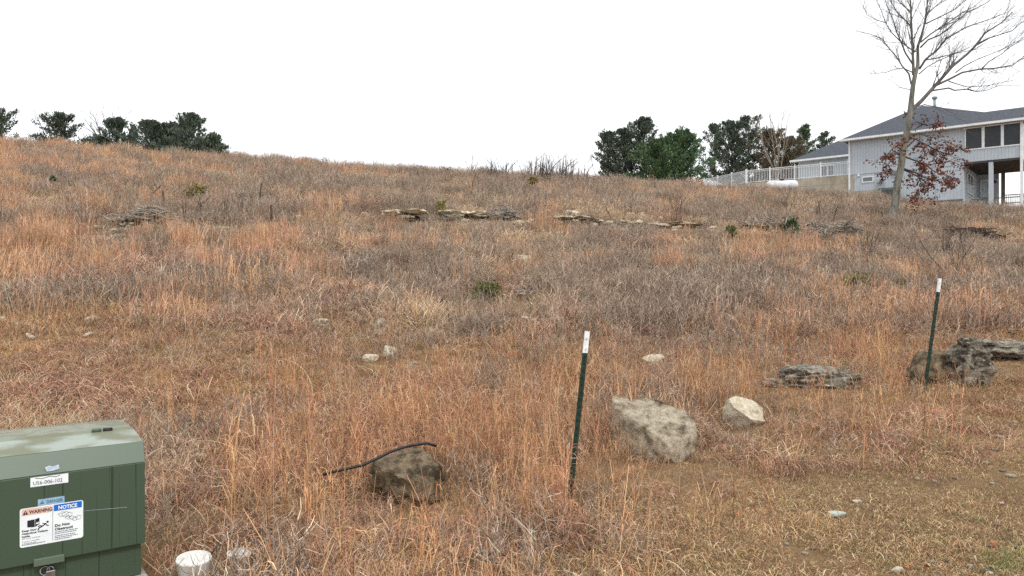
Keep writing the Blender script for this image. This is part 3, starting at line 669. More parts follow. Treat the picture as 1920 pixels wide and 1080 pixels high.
def snag(pts, r, m, label, name="dead_stick", cat="dead stick", group=None, Y=None):
    """a dead stem through photo pixels, foot first; stands on the land"""
    g = gp(*pts[0]); root = g; mb = MB(); k = g.y / F; n = len(pts)
    path = [Vector(((p[0] - pts[0][0]) * k, .12 * i * k * 10, (pts[0][1] - p[1]) * k - (.08 if i == 0 else 0))) for i, p in enumerate(pts)]
    mb.tube(path, [r * (1 - .55 * i / (n - 1)) for i in range(n)], 6)
    return tag(mb.build(name, M[m], None, smooth=True, loc=g), label, cat, group)
snag([(487, 402), (487, 378), (487, 362), (489, 343)], .05, 'dead_dark', "tall thin dark dead stem standing among grey weeds")
snag([(511, 432), (509, 415), (507, 384)], .06, 'dead_dark', "thick dark broken stem beside the tall thin one")
snag([(504, 432), (504, 408)], .035, 'dead_dark', "short dark stub next to the thick broken stem")
snag([(302, 392), (307, 380), (304, 358)], .08, 'dead_dark', "splintered brown stump above the bleached stick heap")
snag([(276, 372), (290, 358), (301, 347)], .04, 'dead_dark', "leaning brown stick above the bleached stick heap")
snag([(1423, 432), (1420, 418), (1416, 406)], .07, 'dead_wood', "leaning grey snag standing in the flat stick heap", "dead_snag", "snag")
snag([(1549, 526), (1549, 512), (1551, 496)], .045, 'dead_pale', "short white bleached snag above the flat slab", "dead_snag", "snag")
snag([(1317, 402), (1324, 390), (1331, 382)], .035, 'dead_dark', "leaning dark stick on the upper slope")
snag([(1149, 414), (1141, 400), (1135, 386)], .03, 'dead_dark', "thin backward leaning stick over the long grey ledge")
snag([(668, 520), (669, 500), (673, 482)], .016, 'dead_pale', "pale forked twig standing in red weeds")
snag([(654, 520), (646, 496), (643, 480)], .014, 'dead_pale', "second pale bare twig in the red weeds")
snag([(508, 612), (501, 606), (504, 596)], .02, 'dead_pale', "short white crooked stick in the ochre grass")
snag([(582, 463), (580, 455), (576, 445)], .02, 'dead_pale', "small white crooked twig on the grey slope")
snag([(1735, 428), (1744, 416), (1757, 400)], .04, 'dead_dark', "forked dark stick leaning on the slope below the oak")

# ------------------------------------------------------------------ saplings and trees
def branch(mb, rng, p, d, L, r, depth, up=.25, wig=.18, kids=(3, 5), seg=4, ratio=.55, spread=.7, tips=None):
    path = [Vector(p)]; rad = [r]; d = Vector(d).normalized(); dirs = [d.copy()]
    for i in range(seg):
        d = (d + Vector((rng.gauss(0, wig), rng.gauss(0, wig), rng.gauss(0, wig) + up * .3))).normalized()
        path.append(path[-1] + d * (L / seg)); rad.append(r * (1 - .72 * (i + 1) / seg)); dirs.append(d.copy())
    mb.tube(path, rad, 5 if r > .02 else 4 if r > .008 else 3, cap=False)
    if tips is not None: tips.extend(path[1:])
    if depth > 0:
        for _ in range(rng.randint(*kids)):
            t = rng.uniform(.25, .98) * seg; i = min(int(t), seg - 1); q = path[i].lerp(path[i + 1], t - i)
            s = Vector((rng.gauss(0, 1), rng.gauss(0, 1), rng.gauss(0, .6))); s = (s - dirs[i] * s.dot(dirs[i])).normalized()
            branch(mb, rng, q, dirs[i] + s * spread * rng.uniform(.6, 1.3), L * ratio * rng.uniform(.6, 1.15), rad[i] * .55, depth - 1, up, wig, kids, seg, ratio, spread, tips)

def sapling_mesh(seed, nstem, depth=2, spread=.35, kids=(3, 5), r=.024, up=.35):
    rng = random.Random(seed); mb = MB()
    for i in range(nstem):
        a = rng.uniform(0, 6.28); s = rng.uniform(.3, 1) * spread * (0 if nstem == 1 else 1)
        branch(mb, rng, (rng.gauss(0, .02), rng.gauss(0, .02), -.05), (math.cos(a) * s, math.sin(a) * s, 1), rng.uniform(.7, 1.0), r * rng.uniform(.7, 1.1), depth, up, .13, kids)
    return mb.mesh("stems", M['twig'])
SAP = [sapling_mesh(100, 1, 2, .2), sapling_mesh(101, 3, 2, .5, (3, 5), .015), sapling_mesh(102, 7, 2, .9, (2, 4), .009), sapling_mesh(103, 2, 2, .3), sapling_mesh(104, 5, 2, .6, (2, 4), .014), sapling_mesh(105, 1, 3, .2, (3, 4)), sapling_mesh(106, 2, 1, .15, (3, 5), .017, .5), sapling_mesh(107, 3, 1, .2, (3, 5), .015, .5)]
def sapling(px, py, hpx, v, label, group=None, Y=None, rz=None):
    g = gp(px, py) if Y is None else on(px, Y)
    h = hpx * g.y / F if Y is None else hpx
    o = link("bare_sapling", SAP[v], None, g, (0, 0, R.uniform(0, 6.28) if rz is None else rz), (h, h, h))
    return tag(o, label, "sapling", group)
sapling(1022, 400, 52, 5, "round headed bare sapling above the short stepped ledge")
sapling(1272, 412, 60, 4, "many stemmed grey bush growing at the long low ledge")
sapling(1474, 412, 62, 1, "bare forked shrub rising behind the green cedar shrub by the branch heap")
sapling(1540, 418, 60, 4, "dense bare shrub behind the tangled silver branch heap")
sapling(1560, 425, 52, 3, "leaning bare sapling over the low grey stick heap")
sapling(1618, 508, 110, 2, "wide spreading V shaped bare shrub downhill of the oak")
sapling(1626, 500, 86, 1, "slender bare shrub inside the wide spreading one")
sapling(1795, 522, 130, 2, "large many stemmed bare shrub behind the farther green post")
sapling(1780, 500, 80, 4, "second bare shrub next to the large many stemmed one")
sapling(1868, 432, 60, 2, "leaning bare shrub beside the dark ledge below the porch")
sapling(885, 380, 58, 0, "thin bare sapling above the pale undercut ledge")
sapling(820, 535, 75, 2, "bare twiggy shrub uphill of the round green cedar")
sapling(655, 512, 60, 3, "thin dark sapling among red weeds of the mid slope")
sapling(500, 330, 38, 0, "small lone sapling on the ridge of the orange slope")
for px, py, h, v in [(360, 420, 60, 3), (380, 425, 66, 0), (400, 420, 58, 3), (345, 418, 62, 6), (420, 415, 55, 1), (455, 412, 60, 7), (470, 395, 48, 1)]:
    sapling(px, py, h, v, "bare grey sapling in the thicket beside the bleached stick heap", "saplings in the thicket")
for i in range(16):
    px = R.uniform(560, 1400); py = R.uniform(375, 440)
    sapling(px, py, R.uniform(24, 44), R.choice([0, 1, 3, 4, 7]), "knee high bare twiggy shrub scattered over the grey upper slope", "twiggy shrubs on the upper slope")
for i in range(72):
    px = R.choice([R.gauss(935, 30), R.gauss(1010, 28), R.gauss(1050, 30), R.uniform(880, 1110)])
    sapling(px, 0, R.uniform(1.0, 2.3) * (1.15 if 985 < px < 1020 else 1), R.choice([0, 3, 6, 7, 7, 6, 5]), "thin bare sapling in the brush line along the ridge", "brush along the ridge", Y=R.uniform(53, 57))
for px, Y, h in [(545, 56, 1.5), (610, 56, 1.0), (700, 56, 1.3), (790, 56, 1.0), (1120, 56, 1.2), (460, 57, 1.1), (1145, 57, 1.6), (25, 58, 1.0), (60, 58, 1.0)]:
    sapling(px, 0, h, 6, "lone thin sapling on the open ridge line", "lone saplings on the ridge line", Y=Y)

# foliage card soup of scale-leaf sprays
def sprays(mb, rng, c, rad, n, size, pal, dr=None):
    for _ in range(n):
        d = Vector((rng.gauss(0, 1), rng.gauss(0, 1), rng.gauss(0, .8)))
        p = Vector(c) + d * rad * .5
        ax = Vector((rng.gauss(0, 1), rng.gauss(0, 1), rng.gauss(.7, .6))).normalized() * (.75 if dr else 1)
        if dr: ax = (ax + dr + Vector((0, 0, .25))).normalized()
        sd_ = ax.orthogonal().normalized()
        sd_ = Matrix.Rotation(rng.uniform(0, 6.28), 3, ax) @ sd_
        s = size * rng.uniform(.6, 1.4); w = s * (rng.uniform(.25, .45) if not dr else rng.uniform(.14, .26)); c4 = pick(rng, pal)
        mb.add([tuple(p), tuple(p + ax * s * .5 + sd_ * w), tuple(p + ax * s), tuple(p + ax * s * .5 - sd_ * w)], [(0, 1, 2, 3)], c4)
JUN = [(4, lin(84, 98, 86)), (3, lin(68, 82, 74)), (2, lin(104, 116, 96)), (1, lin(98, 92, 74))]  # far cedar greens lightened: distance haze painted into the foliage
JUN_G = [(4, lin(82, 106, 74)), (3, lin(64, 86, 64)), (2, lin(106, 126, 86)), (1, lin(96, 100, 70))]
JUN_B = [(4, lin(110, 100, 84)), (3, lin(86, 82, 70)), (2, lin(130, 114, 94)), (2, lin(80, 88, 72))]

def cedar(px, Y, top, wpx, seed, label, pal=JUN, dens=1.0, low=.02, lean=0, cone=.6, group=None):
    rng = random.Random(seed); g = on(px, Y); k = Y / F
    h = CAMZ + (540 - top) * k - g.z; w = wpx * k * 1.22
    root = empty("cedar_tree", g); tag(root, label, "tree", group)
    tr = MB(); cr = MB()
    tr.tube([(0, 0, -.2), (lean * .2, .05, h * .35), (lean * .6, -.05, h * .7), (lean, 0, h * .97)], [.16, .12, .07, .015], 7)
    nb = int(66 * dens + 14); a0 = 0
    for i in range(nb):
        t = low + (1 - low) * (i + rng.random()) / nb; a0 = rng.uniform(0, 6.283)
        prof = (min(1, (t - low + .10) / .28) ** .7) * (1 - t) ** cone * 1.22 * (.9 + .2 * math.sin(3 * a0 + 9 * t + seed)) + .04
        L = w * .5 * prof * rng.uniform(.72, 1.12); a = a0; e = rng.uniform(.1, .6) + .35 * t
        L = min(L, max(.12, (h * 1.01 - h * t) / math.sin(e) * .8))
        p0 = Vector((lean * t, 0, h * t)); d = Vector((math.cos(a) * math.cos(e), math.sin(a) * math.cos(e), math.sin(e)))
        p1 = p0 + d * L * .55 + Vector((0, 0, rng.uniform(-.1, .1))); p2 = p0 + d * L + Vector((0, 0, L * rng.uniform(0, .12)))
        tr.tube([p0, p1, p2], [.035 * (1.2 - t), .02, .008], 4, cap=False)
        for q in (.22, .40, .58, .74, .88, 1.0):
            if rng.random() < .10: continue
            c = p0.lerp(p1, q / .55) if q < .55 else p1.lerp(p2, (q - .55) / .45)
            sprays(cr, rng, c, .20 + .14 * L * (1.15 - q), int(26 * dens + 7), .23, pal, d)
    tr.build("trunk", M['twig'], root); cr.build("crown", M['leafy'], root)
    return root
GL, GM_, GR_ = "cedars behind the orange ridge", "cedars behind the central ridge", "cedars behind the railing"
cedar(-10, 74, 206, 96, 1, "open windswept cedar standing apart beyond the orange slope", dens=.62, low=.3, cone=.35, group=GL)
cedar(114, 76, 217, 100, 2, "broad thin cedar with a bare tree growing through it", dens=.75, low=.12, cone=.45, group=GL)
cedar(190, 77, 262, 66, 3, "low dark cedar at the foot of the fan shaped bare tree", dens=.8, group=GL)
cedar(222, 77, 226, 84, 4, "dark cedar behind the fan shaped bare tree", dens=.8, cone=.5, group=GL)
cedar(283, 76, 231, 100, 5, "rounded dense dark cedar in the middle of the ridge clump", dens=1.1, cone=.42, group=GL)
cedar(324, 77, 236, 80, 6, "dark cedar squeezed inside the ridge clump", dens=1, cone=.5, group=GL)
cedar(362, 75, 219, 100, 7, "tallest cedar with ragged tip in the ridge clump", dens=1.05, cone=.55, group=GL)
cedar(396, 75, 258, 72, 8, "lower cedar sloping down the open end of the ridge clump", dens=1, cone=.42, group=GL)
cedar(1140, 73, 252, 62, 9, "sparse see through cedar at the end of the central clump", dens=.55, cone=.3, low=.2, group=GM_)
cedar(1172, 73, 246, 70, 10, "thin dark cedar between the sparse one and the tallest", dens=.62, cone=.35, low=.15, group=GM_)
cedar(1206, 74, 226, 98, 11, "tallest pointed cedar of the central clump", dens=.85, cone=.5, group=GM_)
cedar(1232, 70, 268, 92, 12, "bright green bushy cedar at the front of the central clump", JUN_G, dens=1.2, low=.03, cone=.4, group=GM_)
cedar(1276, 72, 250, 92, 13, "dense dark green cedar beside the gap in the trees", JUN_G, dens=1.2, low=.03, cone=.38, group=GM_)
cedar(1340, 86, 238, 72, 14, "gappy cedar behind the far corner of the white railing", dens=.7, cone=.35, low=.15, group=GR_)
cedar(1372, 86, 232, 90, 15, "olive tinged dense cedar behind the white railing", dens=1.1, cone=.4, group=GR_)
cedar(1404, 87, 222, 92, 16, "tall loose topped cedar behind the white railing", dens=.85, cone=.45, group=GR_)
cedar(1440, 84, 248, 92, 17, "brownish cedar behind the pale bare tree", JUN_B, dens=1.0, cone=.38, group=GR_)
cedar(1480, 84, 262, 80, 18, "brown tinged cedar next to the wing roof", JUN_B, dens=1.0, cone=.4, group=GR_)
cedar(1508, 88, 238, 70, 19, "pointed green cedar rising behind the wing roof edge", JUN_G, dens=.9, cone=.6, group=GR_)
cedar(1546, 90, 252, 60, 20, "small loose cedar peeping over the wing roof", dens=.6, cone=.4, group=GR_)

def bare_tree(px, Y, top, seed, label, m, lean=0, kids=(4, 6), spread=.6, r=.14, fork=3):
    rng = random.Random(seed); g = on(px, Y); h = CAMZ + (540 - top) * Y / F - g.z
    root = empty("bare_tree", g); tag(root, label, "tree")
    tr = MB(); hb = h * .30
    tr.tube([(0, 0, -.2), (lean * .1, 0, hb * .5), (lean * .3, 0, hb)], [r * 1.2, r, r * .85], 8)
    tr.build("trunk", M[m], root, smooth=True)
    for i in range(fork):
        b = MB(); a = 6.28 * i / fork + rng.uniform(-.4, .4); s = rng.uniform(.25, .6) * spread if fork > 1 else .03
        branch(b, rng, (lean * .3, 0, hb - .1), (math.cos(a) * s + lean * .12, math.sin(a) * s, 1), h * .68, r * .62, 3, .22, .09, kids, 5, .46, .62)
        b.build("limb", M[m], root)
    return root
bare_tree(218, 79, 203, 31, "fan shaped grey bare tree leaning over the ridge", 'twig', lean=-1.6, fork=5, spread=1.0)
bare_tree(104, 80, 198, 32, "thin bare tree rising out of the broad thin cedar", 'twig', lean=-.8, fork=3, spread=.7, r=.1)
bare_tree(1457, 80, 202, 33, "slender pale trunked bare tree before the brownish cedar", 'twig_pale', fork=6, spread=.55, r=.11, kids=(3, 5))
bare_tree(1130, 72, 268, 34, "small bare tree beside the sparse see through cedar", 'twig', lean=-1.5, fork=2, spread=.8, r=.05, kids=(2, 3))

# small green cedar shrubs on the slope
def shrub(px, py, hpx, wpx, seed, label, pal=JUN_G, dens=26, size=.09):
    rng = random.Random(seed); g = gp(px, py); k = g.y / F; h, w = hpx * k, wpx * k
    h *= 1.05; KEEP.append((g.x, g.y - w * .5, w * .6)); SHORT.append((g.x, g.y - w * 1.4, w * 1.2 + .5))
    root = empty("cedar_shrub", g); tag(root, label, "shrub")
    tr = MB(); cr = MB()
    for i in range(dens):
        a = rng.uniform(0, 6.28); t = rng.random(); rr = w * .5 * math.sqrt(rng.random()) * (1.1 - .6 * t)
        q = Vector((math.cos(a) * rr, math.sin(a) * rr, h * (.12 + .82 * t)))
        tr.tube([(0, 0, -.05), q * .55, q], [.012, .008, .004], 4, cap=False)
        sprays(cr, rng, q, w * .22, 34, size * k / .014 * .62, pal)
    tr.build("stem", M['twig'], root); cr.build("crown", M['leafy'], root)
    return root
BRI = [(4, lin(92, 104, 58)), (3, lin(68, 84, 46)), (2, lin(118, 122, 72)), (2, lin(122, 104, 72))]
YEL = [(4, lin(128, 124, 74)), (3, lin(108, 106, 62)), (2, lin(152, 140, 90)), (2, lin(132, 110, 80))]
shrub(912, 562, 28, 56, 1, "round bright green cedar shrub on the lower weedy slope", BRI, 34)
shrub(826, 410, 32, 22, 2, "upright yellow green cedar seedling in front of the pale undercut ledge", YEL, 20)
shrub(372, 374, 22, 50, 3, "yellow green shrub over the thicket by the bleached stick heap", YEL, 22)
shrub(1372, 450, 22, 26, 4, "small bright green cedar shrub between two grey ledges", BRI, 20)
shrub(1482, 440, 28, 34, 5, "dark green cedar shrub against the tangled branch heap", JUN_G, 26)
shrub(98, 354, 22, 9, 6, "small dark cedar seedling in the orange grass", JUN_G, 16)
shrub(203, 330, 14, 10, 7, "tiny dark cedar seedling high on the orange slope", JUN_G, 10)
shrub(836, 328, 12, 22, 8, "low dark cedar on the central ridge line", JUN, 18)
shrub(1000, 352, 16, 20, 9, "little green shrub beneath the ridge brush", YEL, 10)
shrub(1585, 398, 10, 14, 10, "tiny green cedar beside the bare shrub near the oak", JUN_G, 10)
shrub(1690, 548, 22, 30, 11, "low dull green shrub uphill of the farther green post", BRI, 14)
shrub(1735, 552, 16, 34, 12, "green ground shrub just behind the farther green post", BRI, 14)
shrub(1600, 540, 20, 60, 13, "loose olive shrub above the flat weathered slab", YEL, 16)
shrub(1448, 505, 18, 20, 14, "small olive green shrub in orange grass on the slope", YEL, 8)

# ------------------------------------------------------------------ the oak
def z7(x, y): return (1600 + x / 4.697, y / 4.697)
def z8(x, y): return (1640 + x / 4.32, 180 + y / 4.32)
OY = 38.0
og = gp(1668, 419); OY = og.y
oak = empty("oak_tree", og); tag(oak, "tall leaning bare oak keeping brown leaves on its low branches before the grey house", "tree")
def opt(p, dy=0): return at(p[0], p[1], OY + dy) - og
def opath(pts, dy0, dy1):
    n = len(pts); return [opt(p, dy0 + (dy1 - dy0) * i / (n - 1)) for i, p in enumerate(pts)]
tb = MB()
tp = [(1664, 424), (1668, 414), (1672, 400), (1678, 384), (1683, 342), (1690, 310), (1693, 282), (1699, 256), (1704, 226), (1708, 203), (1709, 185), (1712, 160), (1716, 140), (1721, 122), (1721, 100), (1721, 85)]
tr_ = [.42, .33, .28, .265, .25, .235, .235, .22, .21, .21, .17, .155, .145, .12, .10, .09]
tb.tube(opath(tp, 0, 0), [q * .68 for q in tr_], 12)
tb.build("trunk", M['bark'], oak, smooth=True)
orng = random.Random(77)
LIMBS = [  # outline in photo pixels, start radius, depth drift, twig density
 ([(1713, 140), (1712, 111), (1710, 70), (1708, 21), (1706, -10), (1703, -45)], .10, .4, 12),
 ([(1721, 87), (1728, 66), (1734, 43), (1738, 13), (1741, -10), (1748, -45)], .085, -.4, 12),
 ([(1710, 206), (1728, 189), (1745, 170), (1762, 151), (1787, 123), (1813, 102), (1830, 85), (1847, 62), (1877, 43), (1898, 23)], .14, -.6, 14),
 ([(1753, 161), (1783, 147), (1804, 136), (1836, 130), (1866, 128), (1898, 123), (1922, 104), (1950, 90)], .075, .9, 14),
 ([z7(680, 800), z7(840, 775), z7(890, 795), z7(1010, 785), z7(1080, 805), z7(1160, 800), z7(1280, 755), z7(1480, 755)], .055, 1.6, 10),
 ([z7(840, 715), z7(900, 735), z7(1000, 765), z7(1180, 755), z7(1300, 730), z7(1430, 700)], .035, 1.2, 8),
 ([z7(1080, 400), z7(1200, 335), z7(1400, 270), z7(1480, 200), z7(1560, 160)], .045, -1.2, 8),
 ([z7(580, 610), z7(640, 520), z7(740, 440), z7(820, 340), z7(990, 240), z7(1200, 170), z7(1350, 110)], .075, -1.5, 14),
 ([z7(600, 580), z7(625, 530), z7(720, 515), z7(840, 485), z7(980, 440), z7(1080, 390)], .055, 1.8, 10),
 ([z7(590, 420), z7(660, 350), z7(760, 310), z7(850, 240), z7(1000, 110), z7(1150, 40), z7(1250, -30)], .06, -1.9, 12),
 ([z7(595, 370), z7(680, 300), z7(820, 210), z7(960, 110), z7(1060, 60), z7(1180, -40)], .055, 1.2, 12),
 ([z7(635, 210), z7(760, 150), z7(900, 80), z7(980, 10), z7(1050, -70)], .045, -.9, 10),
 ([z7(640, 130), z7(720, 60), z7(800, -10), z7(860, -80)], .04, .9, 8),
 ([z7(1130, 610), z7(1190, 545), z7(1300, 480), z7(1400, 400), z7(1500, 350)], .04, -1.0, 9),
 ([z7(900, 640), z7(980, 580), z7(1100, 520), z7(1300, 440), z7(1450, 360)], .04, -.5, 9),
 ([z7(580, 650), z7(650, 590), z7(760, 530), z7(900, 470), z7(1050, 440), z7(1300, 400)], .04, 2.2, 9),
 ([z7(520, 560), z7(460, 470), z7(420, 370), z7(380, 280), z7(360, 200), z7(300, 60), z7(270, -30)], .055, -1.4, 12),
 ([z7(510, 740), z7(490, 650), z7(430, 580), z7(380, 500), z7(310, 420), z7(250, 340), z7(150, 300), z7(20, 270)], .06, 1.2, 12),
 ([z7(528, 640), z7(440, 600), z7(370, 610), z7(280, 640), z7(150, 650)], .035, -1.2, 8),
 ([z7(550, 455), z7(500, 430), z7(410, 360), z7(330, 280), z7(285, 200), z7(240, 80), z7(200, -10)], .05, 1.7, 12),
 ([z7(505, 230), z7(450, 170), z7(380, 100), z7(340, 30), z7(320, -60)], .045, -.8, 10),
 ([z7(502, 100), z7(440, 50), z7(380, -10), z7(330, -80)], .04, .8, 8),
 ([z7(285, 200), z7(200, 175), z7(120, 130), z7(90, 60)], .025, 1.5, 8),
 ([z7(500, 790), z7(450, 780), z7(390, 770)], .02, .5, 4),
 ([z8(310, 100), z8(400, 70), z8(540, 95), z8(640, 140), z8(670, 190)], .035, -.7, 8)]
def limb(pts, r, drift, ntw, name="limb", twL=1.0, up=.3):
    P = opath(pts, orng.uniform(-.05, .05), drift); n = len(P); mb = MB()
    r *= .72; rad = [r * (1 - .84 * i / (n - 1)) + .005 for i in range(n)]
    mb.tube(P, rad, 7 if r > .05 else 5)
    for _ in range(int(ntw * 1.7)):
        t = orng.uniform(.22, 1.0) * (n - 1); i = min(int(t), n - 2); q = P[i].lerp(P[i + 1], t - i); d = (P[i + 1] - P[i]).normalized()
        s = Vector((orng.gauss(0, .6), orng.gauss(0, .9), orng.gauss(.25, .6))); s = s - d * s.dot(d)
        if s.length > 0: s.normalize()
        branch(mb, orng, q, d + s * orng.uniform(.4, .85) + Vector((0, 0, up * .3)), orng.uniform(.7, 1.7) * twL, max(rad[i] * .40, .0075), 2, up, .10, (3, 5), 4, .55, .6)
    return mb.build(name, M['oak_twig'], oak)
for pts, r, dr, nt_ in LIMBS: limb(pts, r, dr, nt_)
LEAFY = [
 ([z8(235, 590), z8(330, 620), z8(400, 660), z8(520, 690), z8(600, 740)], .05, -.9, .9, 1.0),
 ([z8(262, 415), z8(330, 350), z8(430, 400), z8(560, 355), z8(690, 420)], .04, -.6, .8, .8),
 ([z8(240, 490), z8(320, 520), z8(420, 555), z8(560, 545), z8(680, 490)], .04, 1.2, .8, .7),
 ([z8(350, 640), z8(382, 720), z8(360, 800), z8(330, 835)], .025, -1.2, .75, .8),
 ([z8(420, 560), z8(480, 610), z8(560, 640), z8(690, 690)], .025, -.6, .9, 1.0),
 ([z8(430, 400), z8(500, 440), z8(590, 470), z8(690, 520)], .025, 1.0, .8, .7),
 ([z8(265, 330), z8(360, 300), z8(450, 340), z8(540, 330)], .025, .7, .55, .5),
 ([z8(275, 240), z8(340, 210), z8(430, 240), z8(520, 210), z8(600, 220)], .03, .8, .55, .45),
 ([z8(222, 430), z8(165, 405), z8(115, 460), z8(60, 590)], .035, -.8, .85, 1.1),
 ([z8(215, 500), z8(150, 500), z8(105, 560), z8(70, 630)], .03, .8, .8, 1.0),
 ([z8(240, 600), z8(330, 640), z8(440, 720), z8(520, 770)], .03, .6, .7, .8)]
OAKL = [(4, lin(122, 74, 60)), (3, lin(92, 56, 50)), (2, lin(150, 98, 74)), (2, lin(76, 48, 44))]
for pts, r, dr, dens, lw in LEAFY:
    P = opath(pts, 0, dr); n = len(P); mb = MB(); rad = [r * (1 - .8 * i / (n - 1)) + .005 for i in range(n)]; tips = []
    mb.tube(P, rad, 6)
    for _ in range(9):
        t = orng.uniform(.15, 1.0) * (n - 1); i = min(int(t), n - 2); q = P[i].lerp(P[i + 1], t - i); d = (P[i + 1] - P[i]).normalized()
        s = Vector((orng.gauss(0, .7), orng.gauss(0, .8), orng.gauss(-.1, .7))).normalized()
        branch(mb, orng, q, d * .6 + s, orng.uniform(.4, .95), .010, 1, 0, .22, (3, 5), 4, .6, .8, tips)
    lb = mb.build("limb", M['twig'], oak); lf = MB()
    for q in tips:
        if orng.random() > .85 * dens: continue
        for _ in range(orng.choice([1, 1, 2, 2, 3])):
            c = q + Vector((orng.gauss(0, .06), orng.gauss(0, .06), orng.gauss(-.04, .06)))
            ax = Vector((orng.gauss(0, 1), orng.gauss(0, 1), orng.gauss(-.8, .7))).normalized(); sdv = Matrix.Rotation(orng.uniform(0, 6.28), 3, ax) @ ax.orthogonal().normalized(); nn = ax.cross(sdv)
            s = orng.uniform(.09, .15); w = s * .34; lc = pick(orng, OAKL)
            lf.add([tuple(c), tuple(c + ax * s * .3 + sdv * w), tuple(c + ax * s * .55 + sdv * w * .5), tuple(c + ax * s * .72 + sdv * w), tuple(c + ax * s + nn * .03),
                    tuple(c + ax * s * .72 - sdv * w + nn * .02), tuple(c + ax * s * .55 - sdv * w * .5), tuple(c + ax * s * .3 - sdv * w + nn * .03)], [(0, 1, 2, 7), (7, 2, 6), (2, 3, 5, 6), (3, 4, 5)], lc)
    tag(lf.build("leaves", M['leafy'], lb), "dead brown leaves still hanging on a low branch", kind="stuff")
KEEP.append((og.x, og.y, .6))

# ------------------------------------------------------------------ the house
house = empty("house", (HA.x, HA.y, HA.z), math.atan2(HU.y, HU.x))
tag(house, "grey vertical sided house with charcoal hip roof and screened upper porch on the hill", "house")
def bld(name, m, fn, parent=house, smooth=False):
    mb = MB(); fn(mb); return mb.build(name, M[m], parent, smooth)
def siding(name, x0, x1, z0f, z1, y=0.0, ax='x', skip=(), parent=house):
    """boards .20 m wide standing side by side, joints left open over a backing sheet"""
    mb = MB(); x = x0
    while x < x1 - .02:
        xe = min(x + .2, x1); z0 = z0f(x) if callable(z0f) else z0f
        segs = [(z0, z1)]
        for sx0, sx1, sz0, sz1 in skip:
            if xe > sx0 and x < sx1: segs = [(z0, sz0), (sz1, z1)]
        for a, b in segs:
            if b - a < .02: continue
            if ax == 'x': mb.box(x + .005, xe - .005, y - .009, y, a, b)
            else: mb.box(y, y + .009, x + .005, xe - .005, a, b)
        x += .2
    o = mb.build(name, M['siding'], parent); o["kind"] = "stuff"; return o
EV = 5.80          # wall top
win1 = (1.32 - .41, 1.32 + .41, 2.56, 3.0)
# walls
bld("wall", 'siding', lambda b: (b.box(0, 7.54, .0, .2, 1.0, EV), b.box(7.34, 7.54, .2, 6.3, .2, EV), b.box(0, .2, .2, 9.2, .5, EV), b.box(0, 7.54, 9.0, 9.2, .5, EV), b.box(7.54, 8.92, 6.3, 6.5, .2, 3.3), b.box(7.34, 7.54, 6.3, 9.0, .2, EV)))
bld("foundation", 'concrete', lambda b: b.box(0, 7.5, -.005, -.0005, .2, 1.95))
bld("foundation", 'concrete', lambda b: b.box(0.0, .36, -.03, -.006, 1.0, 3.2))
siding("siding", 0.0, 7.54, lambda x: 3.33 if x < 7.6 else 0, EV, -.006)
siding("siding", .36, 7.54, lambda x: 1.95 if x < 2.9 else .85, 3.22, -.006, skip=[win1])
siding("siding", .02, 6.3, .75, 3.3, 7.541, 'y', skip=[(1.4, 4.0, 1.4, 2.86)])
bld("belt_trim", 'siding', lambda b: b.box(0, 7.56, -.05, -.007, 3.235, 3.32))
bld("base_trim", 'deck_wood', lambda b: b.box(2.9, 7.56, -.04, -.007, .76, .84))
bld("corner_trim", 'siding', lambda b: b.box(7.5, 7.585, -.04, .06, .7, EV))
def window(x0, x1, z0, z1, y=-.04, n=2, ax='x', pane='pane', parent=house, fr=.07, dz=None):
    f = MB(); 
    def bx(a, b, c, d, o0, o1):
        if ax == 'x': f.box(a, b, y - o1, y - o0, c, d)
        else: f.box(y + o0, y + o1, a, b, c, d)
    bx(x0, x1, z0, z0 + fr, 0, .06); bx(x0, x1, z1 - fr, z1, 0, .06)
    bx(x0, x0 + fr, z0 + fr, z1 - fr, 0, .06); bx(x1 - fr, x1, z0 + fr, z1 - fr, 0, .06)
    w = (x1 - x0 - fr) / n
    for i in range(1, n): bx(x0 + i * w, x0 + i * w + fr, z0 + fr, z1 - fr, 0, .055)
    wo_ = f.build("window", M['trim'], parent)
    for i in range(n):
        p = MB(); a, b = x0 + i * w + fr, x0 + (i + 1) * w
        zz = [(z0 + fr, z1 - fr, pane)] if dz is None else [(z0 + fr, dz, 'pane_light'), (dz + .002, z1 - fr, pane)]
        for c, d, pm in zz:
            p = MB()
            if ax == 'x': p.box(a, b, y - .02, y - .012, c, d)
            else: p.box(y + .012, y + .02, a, b, c, d)
            p.build("pane", M[pm], wo_)
    return wo_
window(win1[0], win1[1], win1[2], win1[3], -.006, 1)
window(1.5, 3.9, 1.4, 2.86, 7.565, 2, 'y', 'pane', dz=2.15)
window(7.74, 8.30, 1.55, 2.84, 6.3, 1, pane='pane_light')
window(8.5, 8.86, .8, 2.84, 6.3, 1, pane='pane')
# upper porch
siding("siding", 7.6, 10.95, 3.40, 4.20, -.006)
bld("porch_band", 'siding', lambda b: (b.box(7.56, 10.95, .0, .12, 3.38, 4.22), b.box(10.83, 10.95, .12, 6.3, 3.38, 4.22), b.box(7.56, 10.95, 6.3, 6.4, 3.38, EV)))
bld("porch_floor", 'soffit', lambda b: b.box(7.55, 10.95, .01, 6.4, 3.24, 3.375))
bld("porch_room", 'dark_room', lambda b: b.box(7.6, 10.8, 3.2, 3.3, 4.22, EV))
for k in range(3):
    x0 = 7.62 + k * 1.115
    window(x0, x0 + 1.115 - (.0 if k < 2 else 0), 4.20, EV - .02, -.0, 1, pane='pane_dark', fr=.085)
bld("porch_header", 'siding', lambda b: (b.box(7.56, 10.95, .0, .12, EV - .02, EV + .02), b.box(10.83, 10.95, .12, 6.3, 4.25, EV)))
